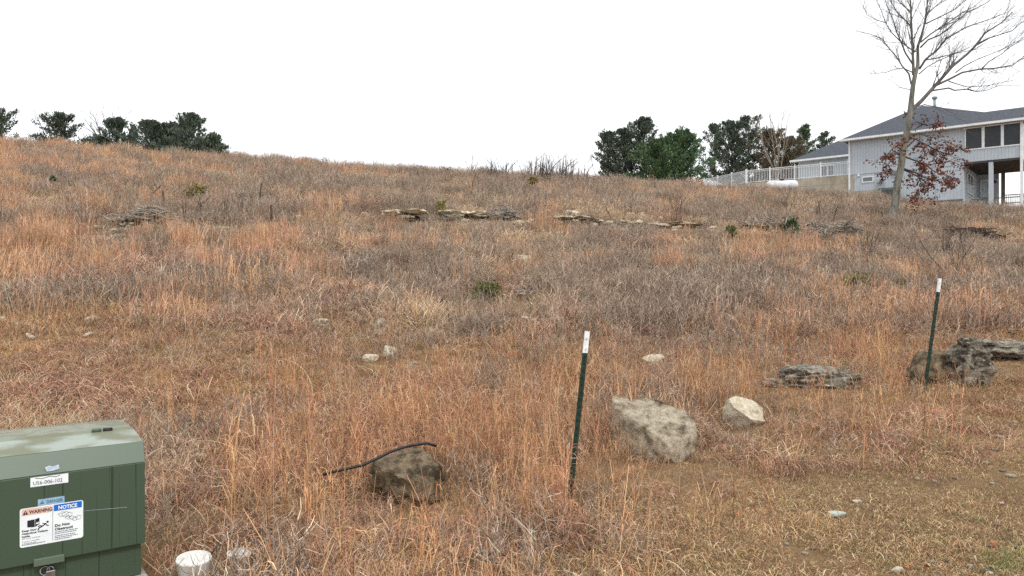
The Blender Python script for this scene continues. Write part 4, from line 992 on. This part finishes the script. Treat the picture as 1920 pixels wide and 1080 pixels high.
# lower porch posts and rail
for (px_, py_, w_, m_) in ((9.18, .12, .26, 'siding'), (9.22, 6.1, .24, 'deck_wood'), (10.80, 6.1, .24, 'siding')):
    bld("porch_post", m_, lambda b: b.box(px_ - w_ / 2, px_ + w_ / 2, py_ - w_ / 2, py_ + w_ / 2, -.4, 3.24))
bld("corner_post", 'trim', lambda b: b.box(10.86, 11.02, -.12, .04, -.5, 5.86))
for z_ in (.95, 1.55): bld("rail", 'deck_wood', lambda b: b.box(9.34, 10.68, 6.07, 6.13, z_ - .03, z_ + .03))
pk = MB(); pk.box(-.02, .02, -.015, .015, 0, .75); pkm = pk.mesh("baluster", M['deck_wood'])
for i in range(11): link("baluster", pkm, house, (9.42 + i * .12, 6.1, .8))
bld("porch_rail", 'deck_wood', lambda b: b.box(7.6, 10.86, 3.0, 3.05, 1.02, 1.08))
# downspouts, gutter, roof
bld("downspout", 'trim', lambda b: b.box(-.02, .09, -.14, -.04, 1.35, EV + .05))
bld("splash_block", 'pad', lambda b: b.box(-.3, .35, -.55, -.05, 1.27, 1.36))
SL = .585
def rz_(y): return 5.94 + SL * (y + .5)
def slab(name, pts, parent=house, m='shingle', t=.06):
    mb = MB(); n = len(pts); mb.add([tuple(p) for p in pts] + [(p[0], p[1], p[2] - t) for p in pts],
           [tuple(range(n)), tuple(range(n, 2 * n))[::-1]] + [(i, n + i, n + (i + 1) % n, (i + 1) % n) for i in range(n)])
    return mb.build(name, M[m], parent)
RP = (4.2, 4.2, rz_(4.2)); RQ = (8.63, 1.31, rz_(1.31))
roof = slab("roof", [(-.5, -.5, 5.94), (11.7, -.5, 5.94), (11.7, 1.31, RQ[2]), RQ, RP])
slab("roof_slope", [(-.5, -.5, 5.939), RP, (4.2, 9.7, RP[2]), (-.5, 9.7, 5.939)][::-1], roof)
slab("roof_slope", [RP, RQ, (8.63, 9.7, RQ[2]), (4.2, 9.7, RP[2])], roof)
slab("roof_slope", [(8.63, 1.311, RQ[2]), (11.7, 1.311, RQ[2]), (11.7, 6.9, 5.94), (8.63, 6.9, 5.94)], roof)
bld("gutter", 'trim', lambda b: b.box(-.56, 11.75, -.63, -.51, 5.78, 5.93))
bld("soffit", 'trim', lambda b: b.box(-.5, 11.7, -.505, .0, 5.80, 5.86))
vb = MB(); vb.tube([(4.9, 4.9, 8.0), (4.9, 4.9, 9.2)], [.10, .10], 12); vb.tube([(4.9, 4.9, 9.2), (4.9, 4.9, 9.24), (4.9, 4.9, 9.40), (4.9, 4.9, 9.42)], [.11, .19, .19, .05], 12)
vb.build("vent_pipe", M['util'], roof, True)
# rear wing
bld("wing_wall", 'siding', lambda b: (b.box(-6.2, 0, 7.0, 7.2, 3.0, EV), b.box(-6.2, -6.0, 7.2, 15.4, 3.0, EV)))
siding("siding", -6.2, -.02, 3.1, EV, 6.994, skip=[(-4.26, -3.1, 4.3, 5.26)])
window(-4.26, -3.1, 4.3, 5.26, 6.994, 2)
wr = slab("wing_roof", [(-6.7, 6.5, 5.94), (-.51, 6.5, 5.94), (-.51, 9.71, 5.94 + SL * 3.21), (4.2, 11.2, 8.69), (-2.0, 11.2, 8.69)])
slab("roof_slope", [(-6.7, 6.5, 5.939), (-2.0, 11.2, 8.69), (-2.0, 11.3, 8.69), (-6.7, 16.0, 5.939)][::-1], wr)
bld("wing_gutter", 'trim', lambda b: b.box(-6.75, -.3, 6.37, 6.49, 5.78, 5.93))
bld("wing_soffit", 'trim', lambda b: b.box(-6.7, -.2, 6.495, 7.0, 5.80, 5.86))
# fittings on the wall
bld("meter_box", 'util', lambda b: (b.box(2.04, 2.44, -.16, -.03, 2.02, 2.60), b.box(2.13, 2.32, -.2, -.16, 2.28, 2.46), b.box(2.21, 2.26, -.12, -.06, .9, 2.02)))
bld("meter_box", 'pane', lambda b: b.box(3.02, 3.30, -.14, -.03, 2.95, 3.25))
bld("wall_lamp", 'trim', lambda b: b.box(.62, .76, -.16, -.03, 3.06, 3.22))
hvac = empty("air_conditioner", HA + HU * 2.95 + HV * -.7 + Vector((0, 0, 1.0)), math.atan2(HU.y, HU.x)); tag(hvac, "dark grey outdoor air conditioner behind the oak trunk at the house wall", "air conditioner")
bld("cabinet", 'util', lambda b: b.box(-.42, .42, -.4, .4, -.1, .86), hvac)
ac = MB()
for i in range(16): ac.box(-.40 + i * .05, -.38 + i * .05, -.425, -.401, 0, .8)
bld("lid", 'black', lambda b: b.box(-.44, .44, -.43, .42, .861, .90), hvac); tag(ac.build("grille", M['black'], hvac), kind="stuff")

# retaining wall, patio, railing
P0 = HA + HU * -.02 + HV * .0; P1 = Vector((19.3, 61.65, 0)); P3 = Vector((17.1, 66.8, 0)); P4 = P3 + HV * 9
WTOP = 10.25
def wallrun(a, b, name, mname, z0, z1, th, parent):
    d = (b - a); d.z = 0; L = d.length; o = MB(); o.box(0, L, 0, th, z0, z1); w = o.build(name, M[mname], parent); w.location = (a.x, a.y, 0); w.rotation_euler = (0, 0, math.atan2(d.y, d.x)); return w, L
rw = empty("retaining_wall", (P1.x, P1.y, 0)); tag(rw, "stained poured concrete retaining wall under the white railing", "retaining wall")
def rel(o, root):
    o.location = Vector(o.location) - Vector(root.location); o.parent = root
w1, L1 = wallrun(P1, P0, "wall_panel", 'concrete', 7.4, WTOP, .28, None); rel(w1, rw)
w2, L2 = wallrun(P3, P1, "wall_panel", 'concrete', 8.0, WTOP, .28, None); rel(w2, rw)
for s_, zz in ((2.2, None), (4.4, None), (6.4, None)):
    j = MB(); j.box(s_, s_ + .02, -.006, -.001, 8.0, WTOP); o = j.build("form_joint", M['pad'], None); o.location = (P1.x, P1.y, 0); o.rotation_euler = w1.rotation_euler; rel(o, rw)
j = MB(); j.box(3.9, L1, -.006, -.001, 9.62, 9.64); o = j.build("form_joint", M['pad'], None); o.location = (P1.x, P1.y, 0); o.rotation_euler = w1.rotation_euler; rel(o, rw)
pt = MB(); pt.add([(P0.x + .2, P0.y + .25, 0), (P1.x + .2, P1.y + .28, 0), (P3.x + .3, P3.y, 0), (P4.x, P4.y, 0), (HA + HV * 9).to_tuple()[:2] + (0,)], [(4, 3, 2, 1, 0)])
po = pt.build("patio", M['concrete'], None, loc=(0, 0, WTOP - .02)); tag(po, "concrete patio behind the white railing", "patio", kind="structure")
rail = empty("white_railing", (P1.x, P1.y, WTOP)); tag(rail, "white metal railing along the top of the concrete wall", "railing")
postm = MB(); postm.box(-.04, .04, -.04, .04, 0, 1.17); postm.box(-.05, .05, -.05, .05, 1.171, 1.2); postm = postm.mesh("post", M['trim'])
pickm = MB(); pickm.box(-.012, .012, -.012, .012, .1, 1.0); pickm = pickm.mesh("picket", M['trim'])
def railrun(a, b, posts):
    d = (b - a); d.z = 0; L = d.length; u = d.normalized(); ang = math.atan2(u.y, u.x); nrm = Vector((-u.y, u.x, 0)) * .14
    base = a + nrm - Vector((P1.x, P1.y, 0)); base.z = 0
    for z0, z1 in ((1.04, 1.09), (.93, .96), (.07, .11)):
        o = MB(); o.box(0, L, -.02, .02, z0, z1); r_ = o.build("rail", M['trim'], rail); r_.location = base; r_.rotation_euler = (0, 0, ang)
    for i in range(posts + 1): link("post", postm, rail, base + u * (L * i / posts), (0, 0, ang))
    n = int(L / .125)
    for i in range(1, n): link("picket", pickm, rail, base + u * (L * i / n), (0, 0, ang))
railrun(P0 + HV * .0 - HU * .1, P1, 4) if False else railrun(P1, P0 - HU * .12, 4)
railrun(P3, P1, 3); railrun(P4, P3, 4)

# propane tank
tk = empty("propane_tank", at(1466, 361, 54.2)); tk.location.z = Hf(tk.location.x, tk.location.y) + .16; tk.rotation_euler = (0, 0, math.radians(-14))
tag(tk, "white horizontal propane tank lying in front of the concrete wall", "propane tank")
prof = [(-1.12, .02), (-1.10, .14), (-1.04, .24), (-.95, .31), (-.82, .35), (.82, .35), (.95, .31), (1.04, .24), (1.10, .14), (1.12, .02)]
tbm = MB(); tbm.tube([(x, 0, .48) for x, r in prof], [r for x, r in prof], 24); tbm.build("vessel", M['tank'], tk, True)
db = MB(); db.tube([(0, 0, .80), (0, 0, .92), (0, 0, .95)], [.17, .17, .05], 16); db.build("valve_dome", M['black'], tk, True)
for x_ in (-.7, .7): bld("foot", 'util', lambda b: b.box(x_ - .05, x_ + .05, -.25, .25, -.4, .2), tk)
KEEP.append((tk.location.x, tk.location.y - .8, .9)); KEEP.append((tk.location.x + .7, tk.location.y - .9, .7)); KEEP.append((tk.location.x - .7, tk.location.y - .7, .7))

# ------------------------------------------------------------------ fence posts
def tpost(px0, py0, px1, py1, Y, label, marks):
    foot = on(px0, Y); top = at(px1, py1, Y); foot.z = Hf(foot.x, Y)
    d = top - foot; L = d.length
    root = empty("fence_post", foot); root.rotation_mode = 'QUATERNION'; root.rotation_quaternion = d.to_track_quat('Z', 'X') @ Matrix.Rotation(math.radians(205), 4, 'Z').to_quaternion()
    tag(root, label, "fence post", "green steel fence posts")
    pf = [(-.022, 0), (-.022, -.004), (.022, -.004), (.022, 0), (.003, 0), (.003, .028), (-.003, .028), (-.003, 0)]
    tipL = .165
    b = MB(); b.prism(pf, 'z', -.15, L - tipL); b.build("post", M['green_paint'], root)
    b = MB(); b.prism(pf, 'z', L - tipL + .0005, L); tip = b.build("tip", M['white_paint'], root)
    st = MB(); st.prism([(-.007, -.006), (.007, -.006), (.004, .006), (-.004, .006)], 'y', -.014, -.0045); stm = st.mesh("stud", M['green_paint'])
    z = .06
    while z < L - tipL - .02: link("stud", stm, root, (0, 0, z)); z += .054
    stw = st.mesh("stud", M['white_paint'])
    for z in (L - .13, L - .05): link("stud", stw, tip, (0, 0, z))
    return root
tpost(1068, 955, 1101, 621, 5.62, "green steel fence post with white tip beside the large sloping boulder", 1)
tpost(1734, 730, 1763, 522, 9.0, "green steel fence post with white tip in front of the mossy boulders", 2)

# ------------------------------------------------------------------ transformer cabinet
TA = math.atan2(.60, .80); TO = Vector((-1.945, 3.95, 0)); TO.z = 0
trf = empty("transformer_cabinet", (TO.x, TO.y, 0), TA)
tag(trf, "green pad mounted electrical transformer cabinet with warning sticker", "transformer")
fx, fy = Vector((.8, .6, 0)), Vector((-.6, .8, 0))
def fp(px, py, yoff=0.0):
    """photo pixel -> local (x, z) on the cabinet's front plane"""
    k = (px - 960) / F; o = TO + fy * yoff
    Lx = (o.x - k * o.y) / (k * .6 - .8)
    y = o.y + Lx * .6
    return (Lx, CAMZ + (540 - py) / F * y)
WD = .98
zt = CAMZ + (540 - 830) / F * 3.95        # top front edge
zs = CAMZ + (540 - 868) / F * 3.93        # strip / front fold
zb = CAMZ + (540 - 1018) / F * 3.95       # bottom of the hood
zc = .075
b = MB(); b.prism([(.035, zc), (.035, zb + .03), (.87, zb + .03), (.87, zc)], 'x', -WD + .01, -.012); bevel(b.build("base_cabinet", M['cab'], trf), .004)
b = MB(); b.prism([(0, zb), (0, zs), (.02, zs + .0), (.02, zb)], 'x', -WD, 0); hood = bevel(b.build("hood_front", M['cab'], trf), .004)
b = MB(); b.prism([(.0, zs + .001), (.045, zt), (.06, zt - .004), (.02, zs + .001)], 'x', -WD, 0); st_ = bevel(b.build("hood_fold", M['cab_sky_lit'], trf), .003)
b = MB(); b.prism([(.046, zt + .0005), (.32, zt + .028), (.32, zt + .016), (.062, zt - .008)], 'x', -WD, 0); bevel(b.build("hood_top", M['cab_sheen_grime'], trf), .002)
b = MB(); b.prism([(.021, zb), (.021, zs - .006), (.068, zt - .014), (.33, zt + .005), (.33, zb)], 'x', -.014, -.001); b.build("hood_side", M['cab'], trf)
b = MB(); b.prism([(.335, zb - .02), (.335, zt + .020), (.36, zt + .034), (.62, zt + .034), (.88, zt + .0), (.88, zb - .02)], 'x', -WD, -.004); tnk = bevel(b.build("tank", M['cab_sheen_grime'], trf), .006)
b = MB(); b.box(-WD, -.02, .3205, .3345, zt + .008, zt + .024); b.build("seam", M['cab'], trf)
hx = fp(190, 818, .3)[0]
for hx_, m_ in ((-.16, 'cab'), (-.105, 'black')):
    b = MB(); b.tube([(hx_ - .045, .328, zt + .034), (hx_ + .0, .328, zt + .034)], .011, 10); b.build("hinge", M[m_], trf, True)
# latch, padlock
lx, lz = fp(92, 1053)
b = MB(); b.box(lx - .065, lx + .065, -.012, .02, zb - .014, zb + .022); bevel(b.build("latch_plate", M['cab_sky_lit'], trf), .003)
kx, kz = fp(85, 1073)
b = MB(); b.tube([(kx + .02 * math.cos(t), .022 + .006 * math.sin(t), kz + .02 * math.sin(t)) for t in np.linspace(0, 6.283, 20)], .004, 6); b.build("lock_ring", M['steel'], trf, True)
b = MB(); b.tube([(kx + .022 + .014 * math.cos(t), .012, kz + .004 + .016 * math.sin(t)) for t in np.linspace(0, 3.14, 12)], .004, 6); pl_ = b.build("padlock", M['steel'], trf, True)
b = MB(); b.box(kx + .002, kx + .044, .0, .024, kz - .045, kz + .003); bevel(b.build("lock_body", M['steel'], pl_), .004)
# scratch
sx0, sz0 = fp(158, 958); sx1, sz1 = fp(238, 951)
b = MB(); b.tube([(sx0, -.0005, sz0), (sx1, -.0005, sz1)], .0012, 5); b.build("scratch", M['util'], trf)

def panel(name, x0, x1, z0, z1, y, m, parent, r=.0):
    b = MB(); 
    if r:
        pts = []
        for cx, cz, a0 in ((x1 - r, z1 - r, 0), (x0 + r, z1 - r, 90), (x0 + r, z0 + r, 180), (x1 - r, z0 + r, 270)):
            pts += [(cx + r * math.cos(math.radians(a0 + t)), cz + r * math.sin(math.radians(a0 + t))) for t in (0, 30, 60, 90)]
        b.prism(pts, 'y', y, y + .0006)
    else: b.box(x0, x1, y, y + .0006, z0, z1)
    return b.build(name, M[m], parent)
def text(s, x, z, size, m, parent, y, align='LEFT', sx=1.0, bold=0.0, name="lettering"):
    c = bpy.data.curves.new(name, 'FONT'); c.body = s; c.size = size; c.align_x = align; c.extrude = .0001; c.offset = bold
    c.materials.append(M[m]); c.resolution_u = 2
    tmp = bpy.data.objects.new(name, c); me = bpy.data.meshes.new_from_object(tmp); bpy.data.objects.remove(tmp)
    o = bpy.data.objects.new(name, me); COL.objects.link(o); o.parent = parent; o.location = (x, y, z); o.rotation_euler = (math.radians(90), 0, 0); o.scale = (sx, 1, 1)
    return o
# main two-part sticker
(ax0, az0), (ax1, az1) = fp(37, 1028), fp(156, 937)
SX0, SX1 = ax0, ax1; SZ0, SZ1 = az0, az1
SZ0 = (fp(37, 1028)[1] + fp(156, 1007)[1]) / 2; SZ1 = (fp(37, 955)[1] + fp(156, 937)[1]) / 2
stk = panel("warning_sticker", SX0, SX1, SZ0, SZ1, -.0010, 'sticker', trf, .010)
SW, SH = SX1 - SX0, SZ1 - SZ0; mid = SX0 + SW * .51
panel("header", SX0 + .008, mid - .006, SZ1 - SH * .185, SZ1 - SH * .02, -.0018, 'sticker_orange', stk)
panel("header", mid + .004, SX1 - .006, SZ1 - SH * .185, SZ1 - SH * .02, -.0018, 'sticker_blue', stk)
text("WARNING", SX0 + SW * .145, SZ1 - SH * .155, .0235, 'ink', stk, -.0024, bold=.0006, sx=.84)
text("NOTICE", mid + SW * .085, SZ1 - SH * .155, .0255, 'sticker', stk, -.0024, bold=.0008, sx=.88)
def tri(x, z, s, m, parent, y):
    b = MB(); b.prism([(x - s * .55, z), (x + s * .55, z), (x, z + s)], 'y', y, y + .0004); t = b.build("warning_triangle", M[m], parent)
    b = MB(); b.box(x - s * .07, x + s * .07, y - .0005, y - .0001, z + s * .28, z + s * .7); b.box(x - s * .07, x + s * .07, y - .0005, y - .0001, z + s * .1, z + s * .2); b.build("mark", M['sticker_orange'] if m == 'ink' else M['sticker_old'], parent)
tri(SX0 + SW * .085, SZ1 - SH * .165, .021, 'ink', stk, -.0024)
panel("divider", mid - .0012, mid + .0004, SZ0 + .01, SZ1 - .008, -.0018, 'ink_soft', stk)
# pictogram: open cabinet and a figure thrown back
b = MB(); cx, cz = SX0 + SW * .13, SZ1 - SH * .43
b.prism([(cx - .004, cz - .012), (cx + .026, cz - .016), (cx + .026, cz + .022), (cx - .004, cz + .020)], 'y', -.0024, -.002)
b.prism([(cx + .028, cz - .016), (cx + .046, cz - .004), (cx + .046, cz + .026), (cx + .028, cz + .022)], 'y', -.0024, -.002)
b.build("pictogram", M['ink'], stk)
b = MB(); b.prism([(cx + .030, cz - .002), (cx + .037, cz + .010), (cx + .036, cz + .002), (cx + .048, cz + .010), (cx + .040, cz - .004)], 'y', -.0030, -.0026); b.build("spark", M['sticker'], stk)
b = MB(); fxx, fzz = cx + .062, cz - .020
def stroke(mb, pts, w):
    for p, q in zip(pts[:-1], pts[1:]):
        d = Vector((q[0] - p[0], q[1] - p[1])); n_ = Vector((-d.y, d.x)).normalized() * w
        mb.prism([(p[0] - n_.x, p[1] - n_.y), (q[0] - n_.x, q[1] - n_.y), (q[0] + n_.x, q[1] + n_.y), (p[0] + n_.x, p[1] + n_.y)], 'y', -.0024, -.002)
stroke(b, [(fxx + .012, fzz + .014), (fxx - .004, fzz + .002), (fxx - .018, fzz - .004), (fxx - .022, fzz - .014)], .0026); stroke(b, [(fxx - .003, fzz + .003), (fxx - .014, fzz + .007), (fxx - .022, fzz + .003)], .0022)
stroke(b, [(fxx + .010, fzz + .013), (fxx - .004, fzz + .016)], .0018); stroke(b, [(fxx + .010, fzz + .012), (fxx + .016, fzz + .002), (fxx + .024, fzz + .002)], .0018)
b.prism([(fxx + .018 + .005 * math.cos(t), fzz + .020 + .005 * math.sin(t)) for t in np.linspace(0, 6.283, 11)[:-1]], 'y', -.0024, -.002)
b.build("pictogram", M['ink'], stk)
def lines(tx, x, z, size, lead, m, bold=0.0, sx=1.0):
    for i, s in enumerate(tx): text(s, x, z - i * lead, size, m, stk, -.0024, bold=bold, sx=sx)
lines(["Keep Out!", "Hazardous Voltage", "Inside."], SX0 + SW * .03, SZ1 - SH * .60, .0130, SH * .072, 'ink', .0004, 1.08)
lines(["Will shock and burn."], SX0 + SW * .03, SZ1 - SH * .795, .0092, .01, 'ink_soft')
lines(["If open or unlocked", "immediately call"], SX0 + SW * .03, SZ1 - SH * .865, .0090, SH * .05, 'ink_soft')
lines(["Do Not", "Obstruct!"], mid + SW * .03, SZ1 - SH * .60, .0180, SH * .095, 'ink', .0006, 1.1)
def bars(x, z, ws, m):
    for i, w in enumerate(ws):
        b = MB(); xx = x; rr = random.Random(i + int(abs(z) * 1000))
        while xx < x + w:
            e = min(xx + rr.uniform(.004, .012), x + w); b.box(xx, e, -.0024, -.002, z - i * .0085, z - i * .0085 + .0034); xx = e + .0022
        b.build("fine_print", M[m], stk)
bars(SX0 + SW * .03, SZ0 + SH * .055, [.098], 'ink_soft'); 
bars(mid + SW * .03, SZ0 + SH * .255, [.10, .094], 'ink_soft'); bars(mid + SW * .03, SZ0 + SH * .15, [.088, .10, .072], 'ink_soft')
# faint line drawing of shrubs and a hedge on the notice half
b = MB(); rr = random.Random(5)
for (cx2, cz2, r2) in ((.42, .30, .017), (.30, .29, .015), (.54, .33, .014), (.62, .42, .011), (.72, .46, .012), (.84, .44, .013), (.5, .40, .011)):
    X_, Z_ = mid + SW * .49 * cx2, SZ1 - SH * cz2
    stroke(b, [(X_ + r2 * (1 + .25 * math.sin(5 * t)) * math.cos(t), Z_ + r2 * .7 * (1 + .2 * math.cos(4 * t)) * math.sin(t)) for t in np.linspace(.4, 5.9, 16)], .0006)
b.build("pictogram", M['ink_soft'], stk)
# older stickers
(dx0, dz0), (dx1, dz1) = fp(71, 946), fp(121, 931)
dst = panel("danger_sticker", dx0, dx1, dz0 - .012, dz0 + .024, -.0006, 'sticker_old', trf)
text("DANGER", dx0 + .036, dz0 + .0, .021, 'ink_blue', dst, -.0012, bold=.0004, sx=.8); tri(dx0 + .018, dz0, .017, 'ink_blue', dst, -.0012)
(nx0, nz0), (nx1, nz1) = fp(57, 911), fp(128, 902)
nst = panel("number_sticker", nx0, nx1, nz1 - .006, nz1 + .040, -.0010, 'sticker', trf)
text("U56-006-102", nx0 + .010, nz1 + .002, .0265, 'ink', nst, -.0018, sx=(nx1 - nx0 - .02) / .1535 * .97)
b = MB(); stroke(b, [(nx0 + .02, nz1 + .036), (nx0 + .05, nz1 + .030), (nx0 + .08, nz1 + .037), (nx0 + .11, nz1 + .031), (nx0 + .125, nz1 + .038)], .0012); b.build("torn_edge", M['cab'], nst)
qx, qz = fp(84, 878); rx, _q = fp(110, 874)
b = MB(); b.prism([(qx, qz + .004), (qx + .02, qz + .010), (qx + .034, qz + .004), (rx, qz + .010), (rx + .004, qz - .012), (qx + .03, qz - .018), (qx + .008, qz - .018)], 'y', -.003, -.0022)
o = b.build("torn_sticker", M['foil'], trf); o.location = (0, .004, 0)
pad = MB(); pad.box(-WD - .14, .02, -.01, .98, -.06, .072); pdo = pad.build("concrete_pad", M['pad'], None, loc=(TO.x, TO.y, 0)); pdo.rotation_euler = (0, 0, TA); bevel(pdo, .015)
tag(pdo, "rough concrete pad under the green transformer cabinet", "concrete pad")
for a_ in np.linspace(-1.1, .0, 6):
    for b_ in np.linspace(.05, .9, 5):
        q = TO + fx * a_ + fy * b_; KEEP.append((q.x, q.y, .30 if a_ < -.1 else .22))
for a_ in np.linspace(-.9, -.15, 6):
    for d_ in (.25, .6, .9):
        q = TO + fx * a_ - fy * d_; KEEP.append((q.x, q.y, .28))

# ------------------------------------------------------------------ pipe caps, hose
def pipe_cap(px, py, wpx, Y, hgt, label, tilt):
    k = Y / F; r = wpx * k / 2; top = at(px, py, Y); root = empty("pipe_cap", (top.x, top.y, top.z - hgt)); root.rotation_euler = tilt; tag(root, label, "pipe cap")
    b = MB(); b.tube([(0, 0, -.10), (0, 0, hgt * .3), (0, 0, hgt - .01), (0, 0, hgt)], [r * .74, r * .86, r * .99, r], 28); b.build("cap", M['pvc'], root)
    b = MB(); b.tube([(0, 0, hgt), (0, 0, hgt + .006)], [r * 1.02, r * 1.0], 28); b.build("rim", M['pvc'], root)
    if hgt > .1: KEEP.append((top.x, top.y - .05, r * 1.3)); SHORT.append((top.x + .05, top.y - .3, r * 4))
pipe_cap(363, 1046, 62, 4.1, .105, "white plastic pipe cap standing beside the transformer cabinet", (.12, .06, 0))
pipe_cap(447, 1038, 44, 4.35, .03, "low white pipe cap half hidden in grass next to the taller one", (.05, .12, 0))
hp_ = [(606, 890), (640, 881), (680, 872), (706, 860), (730, 848), (752, 840), (772, 835), (800, 831), (818, 836)]
hm = MB(); hm.tube([at(p[0], p[1], 5.36 + .05 * i) - at(700, 862, 5.4) for i, p in enumerate(hp_)], .011, 10)
tag(hm.build("black_hose", M['black'], None, True, loc=at(700, 862, 5.4)), "black plastic hose draped over the mossy boulder", "hose")

# ------------------------------------------------------------------ plant the hill (after everything that keeps grass away)
for a_ in range(720, 1650, 26):
    q = gp(a_, 404 + (a_ - 720) * .034); SHORT.append((q.x, q.y - .9, 1.5))
grow()
ln_ = [source(curly(random.Random(50 + q_), 5, .10, .62, .0042, PALE + ORANGE, 9, .42), M['grass'], "clump") for q_ in range(4)]
n_ = 420; y_ = NR.uniform(3.6, 14, n_); x_ = NR.uniform(-1, 1, n_) * (.8 * y_ + 1); px_, py_ = 960 + x_ / y_ * F, 540 - (H(x_, y_) - CAMZ) / y_ * F
k_ = (~blocked(x_, y_)) & (zone(WT['mown'], px_, py_) < .3)
scatter("arching_grass", ln_, np.stack([x_, y_, H(x_, y_)], 1)[k_], NR.uniform(0, 6.283, k_.sum()), NR.uniform(.5, 1.1, k_.sum()) * lowness(x_[k_], y_[k_]), "long single pale blades arching over the low tangle", "grass")
rub = [bpy.data.objects.new("rubble_piece", rock_mesh("rubble_piece", M[m_], 80 + q_, (.32, .24, .12), [((0, -.1, 1), .7)], sub=2, rough=.2, power=4)) for q_, m_ in enumerate(('lime_pale', 'lime_grey', 'lime', 'lime_pale', 'lime_grey'))]
rl = [(r0.uniform(715, 1640), 0) for r0 in [random.Random(4)] for _ in range(230)]; rq = random.Random(6)
rpos = [gp(a_, 404 + (a_ - 720) * .034 + rq.gauss(0, 7)) for a_, _z in rl] + [gp(rq.gauss(270, 45), rq.gauss(424, 16)) for _ in range(60)] + [gp(rq.uniform(0, 1910), rq.uniform(350, 640)) for _ in range(110)]
rpos = [p + Vector((0, 0, .07)) for p in rpos if not blocked(np.array([p.x]), np.array([p.y]))[0] or rq.random() < .6]
scatter("limestone_rubble", rub, [tuple(p) for p in rpos], [rq.uniform(0, 6) for _ in rpos], [rq.uniform(.5, 1.5) * (.35 + .65 * min(1, p.y / 30)) for p in rpos], "broken limestone rubble strewn along the ledges and over the slope", "rubble", np.array([[rq.gauss(0, .25), rq.gauss(0, .25)] for _ in rpos]))
# golden stalks beside the transformer, green tufts on the verge
r_ = random.Random(9)
gs = [source(stems(r_, 7, .07, .62, .0055, GOLD, 3, .06), M['grass'], "clump") for _ in range(2)]
gpos = [gp(px, py) for px, py in ((578, 985), (586, 1000), (614, 995), (632, 985), (782, 1060), (574, 960))]
scatter("golden_grass", gs, [tuple(p) for p in gpos], [r_.uniform(0, 6) for _ in gpos], [.9, .8, .75, .8, .8, .8], "bright golden upright grass stalks beside the mossy boulder", "grass")
lfm = MB(); lr = random.Random(3)
for _ in range(1):
    lfm.add([(-.03, 0, .004), (0, -.018, .012), (.035, 0, .006), (0, .018, .016), (-.012, .0, .002)], [(0, 1, 4), (1, 2, 3, 4), (0, 4, 3)])
lsrc = [bpy.data.objects.new("fallen_leaf", lfm.mesh("fallen_leaf", M[m_])) for m_ in ('leaf_red', 'leaf_tan', 'leaf_tan')]
lp = [gp(lr.uniform(420, 1915), lr.uniform(820, 1079)) for _ in range(130)]; lp = [p for p in lp if zone(WT['mown'], np.array([960 + p.x / p.y * F]), np.array([540 - (p.z - CAMZ) / p.y * F]))[0] > .15]
scatter("fallen_leaves", lsrc, [tuple(p + Vector((0, 0, .025))) for p in lp], [lr.uniform(0, 6) for _ in lp], [lr.uniform(.35, .8) for _ in lp], "dead brown leaves fallen on the mown verge", "leaves", np.array([[lr.gauss(0, .4), lr.gauss(0, .4)] for _ in lp]))
gsrc = [bpy.data.objects.new("gravel_piece", rock_mesh("gravel_piece", M[m_], 90 + q_, (.04, .032, .02), sub=1, rough=.15)) for q_, m_ in enumerate(('lime_pale', 'lime', 'lime', 'lime_grey'))]
lp = [gp(min(lr.gauss(1830, 130), 1990), lr.uniform(790, 1079)) for _ in range(150)]; lp = [p for p in lp if zone(WT['mown'], np.array([960 + p.x / p.y * F]), np.array([540 - (p.z - CAMZ) / p.y * F]))[0] > .8]
scatter("verge_gravel", gsrc, [tuple(p + Vector((0, 0, .012))) for p in lp], [lr.uniform(0, 6) for _ in lp], [lr.choice([.25, .3, .4, .5, .9]) for _ in lp], "scattered small gravel pressed into the mown verge", "gravel")
vs_ = [source(curly(r_, 40, .07, .05, .004, GREENG, 4, .8), M['grass'], "clump") for _ in range(3)]
vp = [gp(r_.uniform(1300, 1915), r_.uniform(880, 1079)) for _ in range(26)] + [gp(r_.uniform(1850, 1915), r_.uniform(1035, 1079)) for _ in range(40)] + [gp(r_.uniform(560, 1000), r_.uniform(1040, 1079)) for _ in range(10)] + [gp(r_.uniform(1780, 1850), r_.uniform(715, 735)) for _ in range(14)]
scatter("green_grass", vs_, [tuple(p) for p in vp], [r_.uniform(0, 6) for _ in vp], [r_.uniform(.6, 1.3) for _ in vp], "small green tufts still growing in the brown verge", "grass")
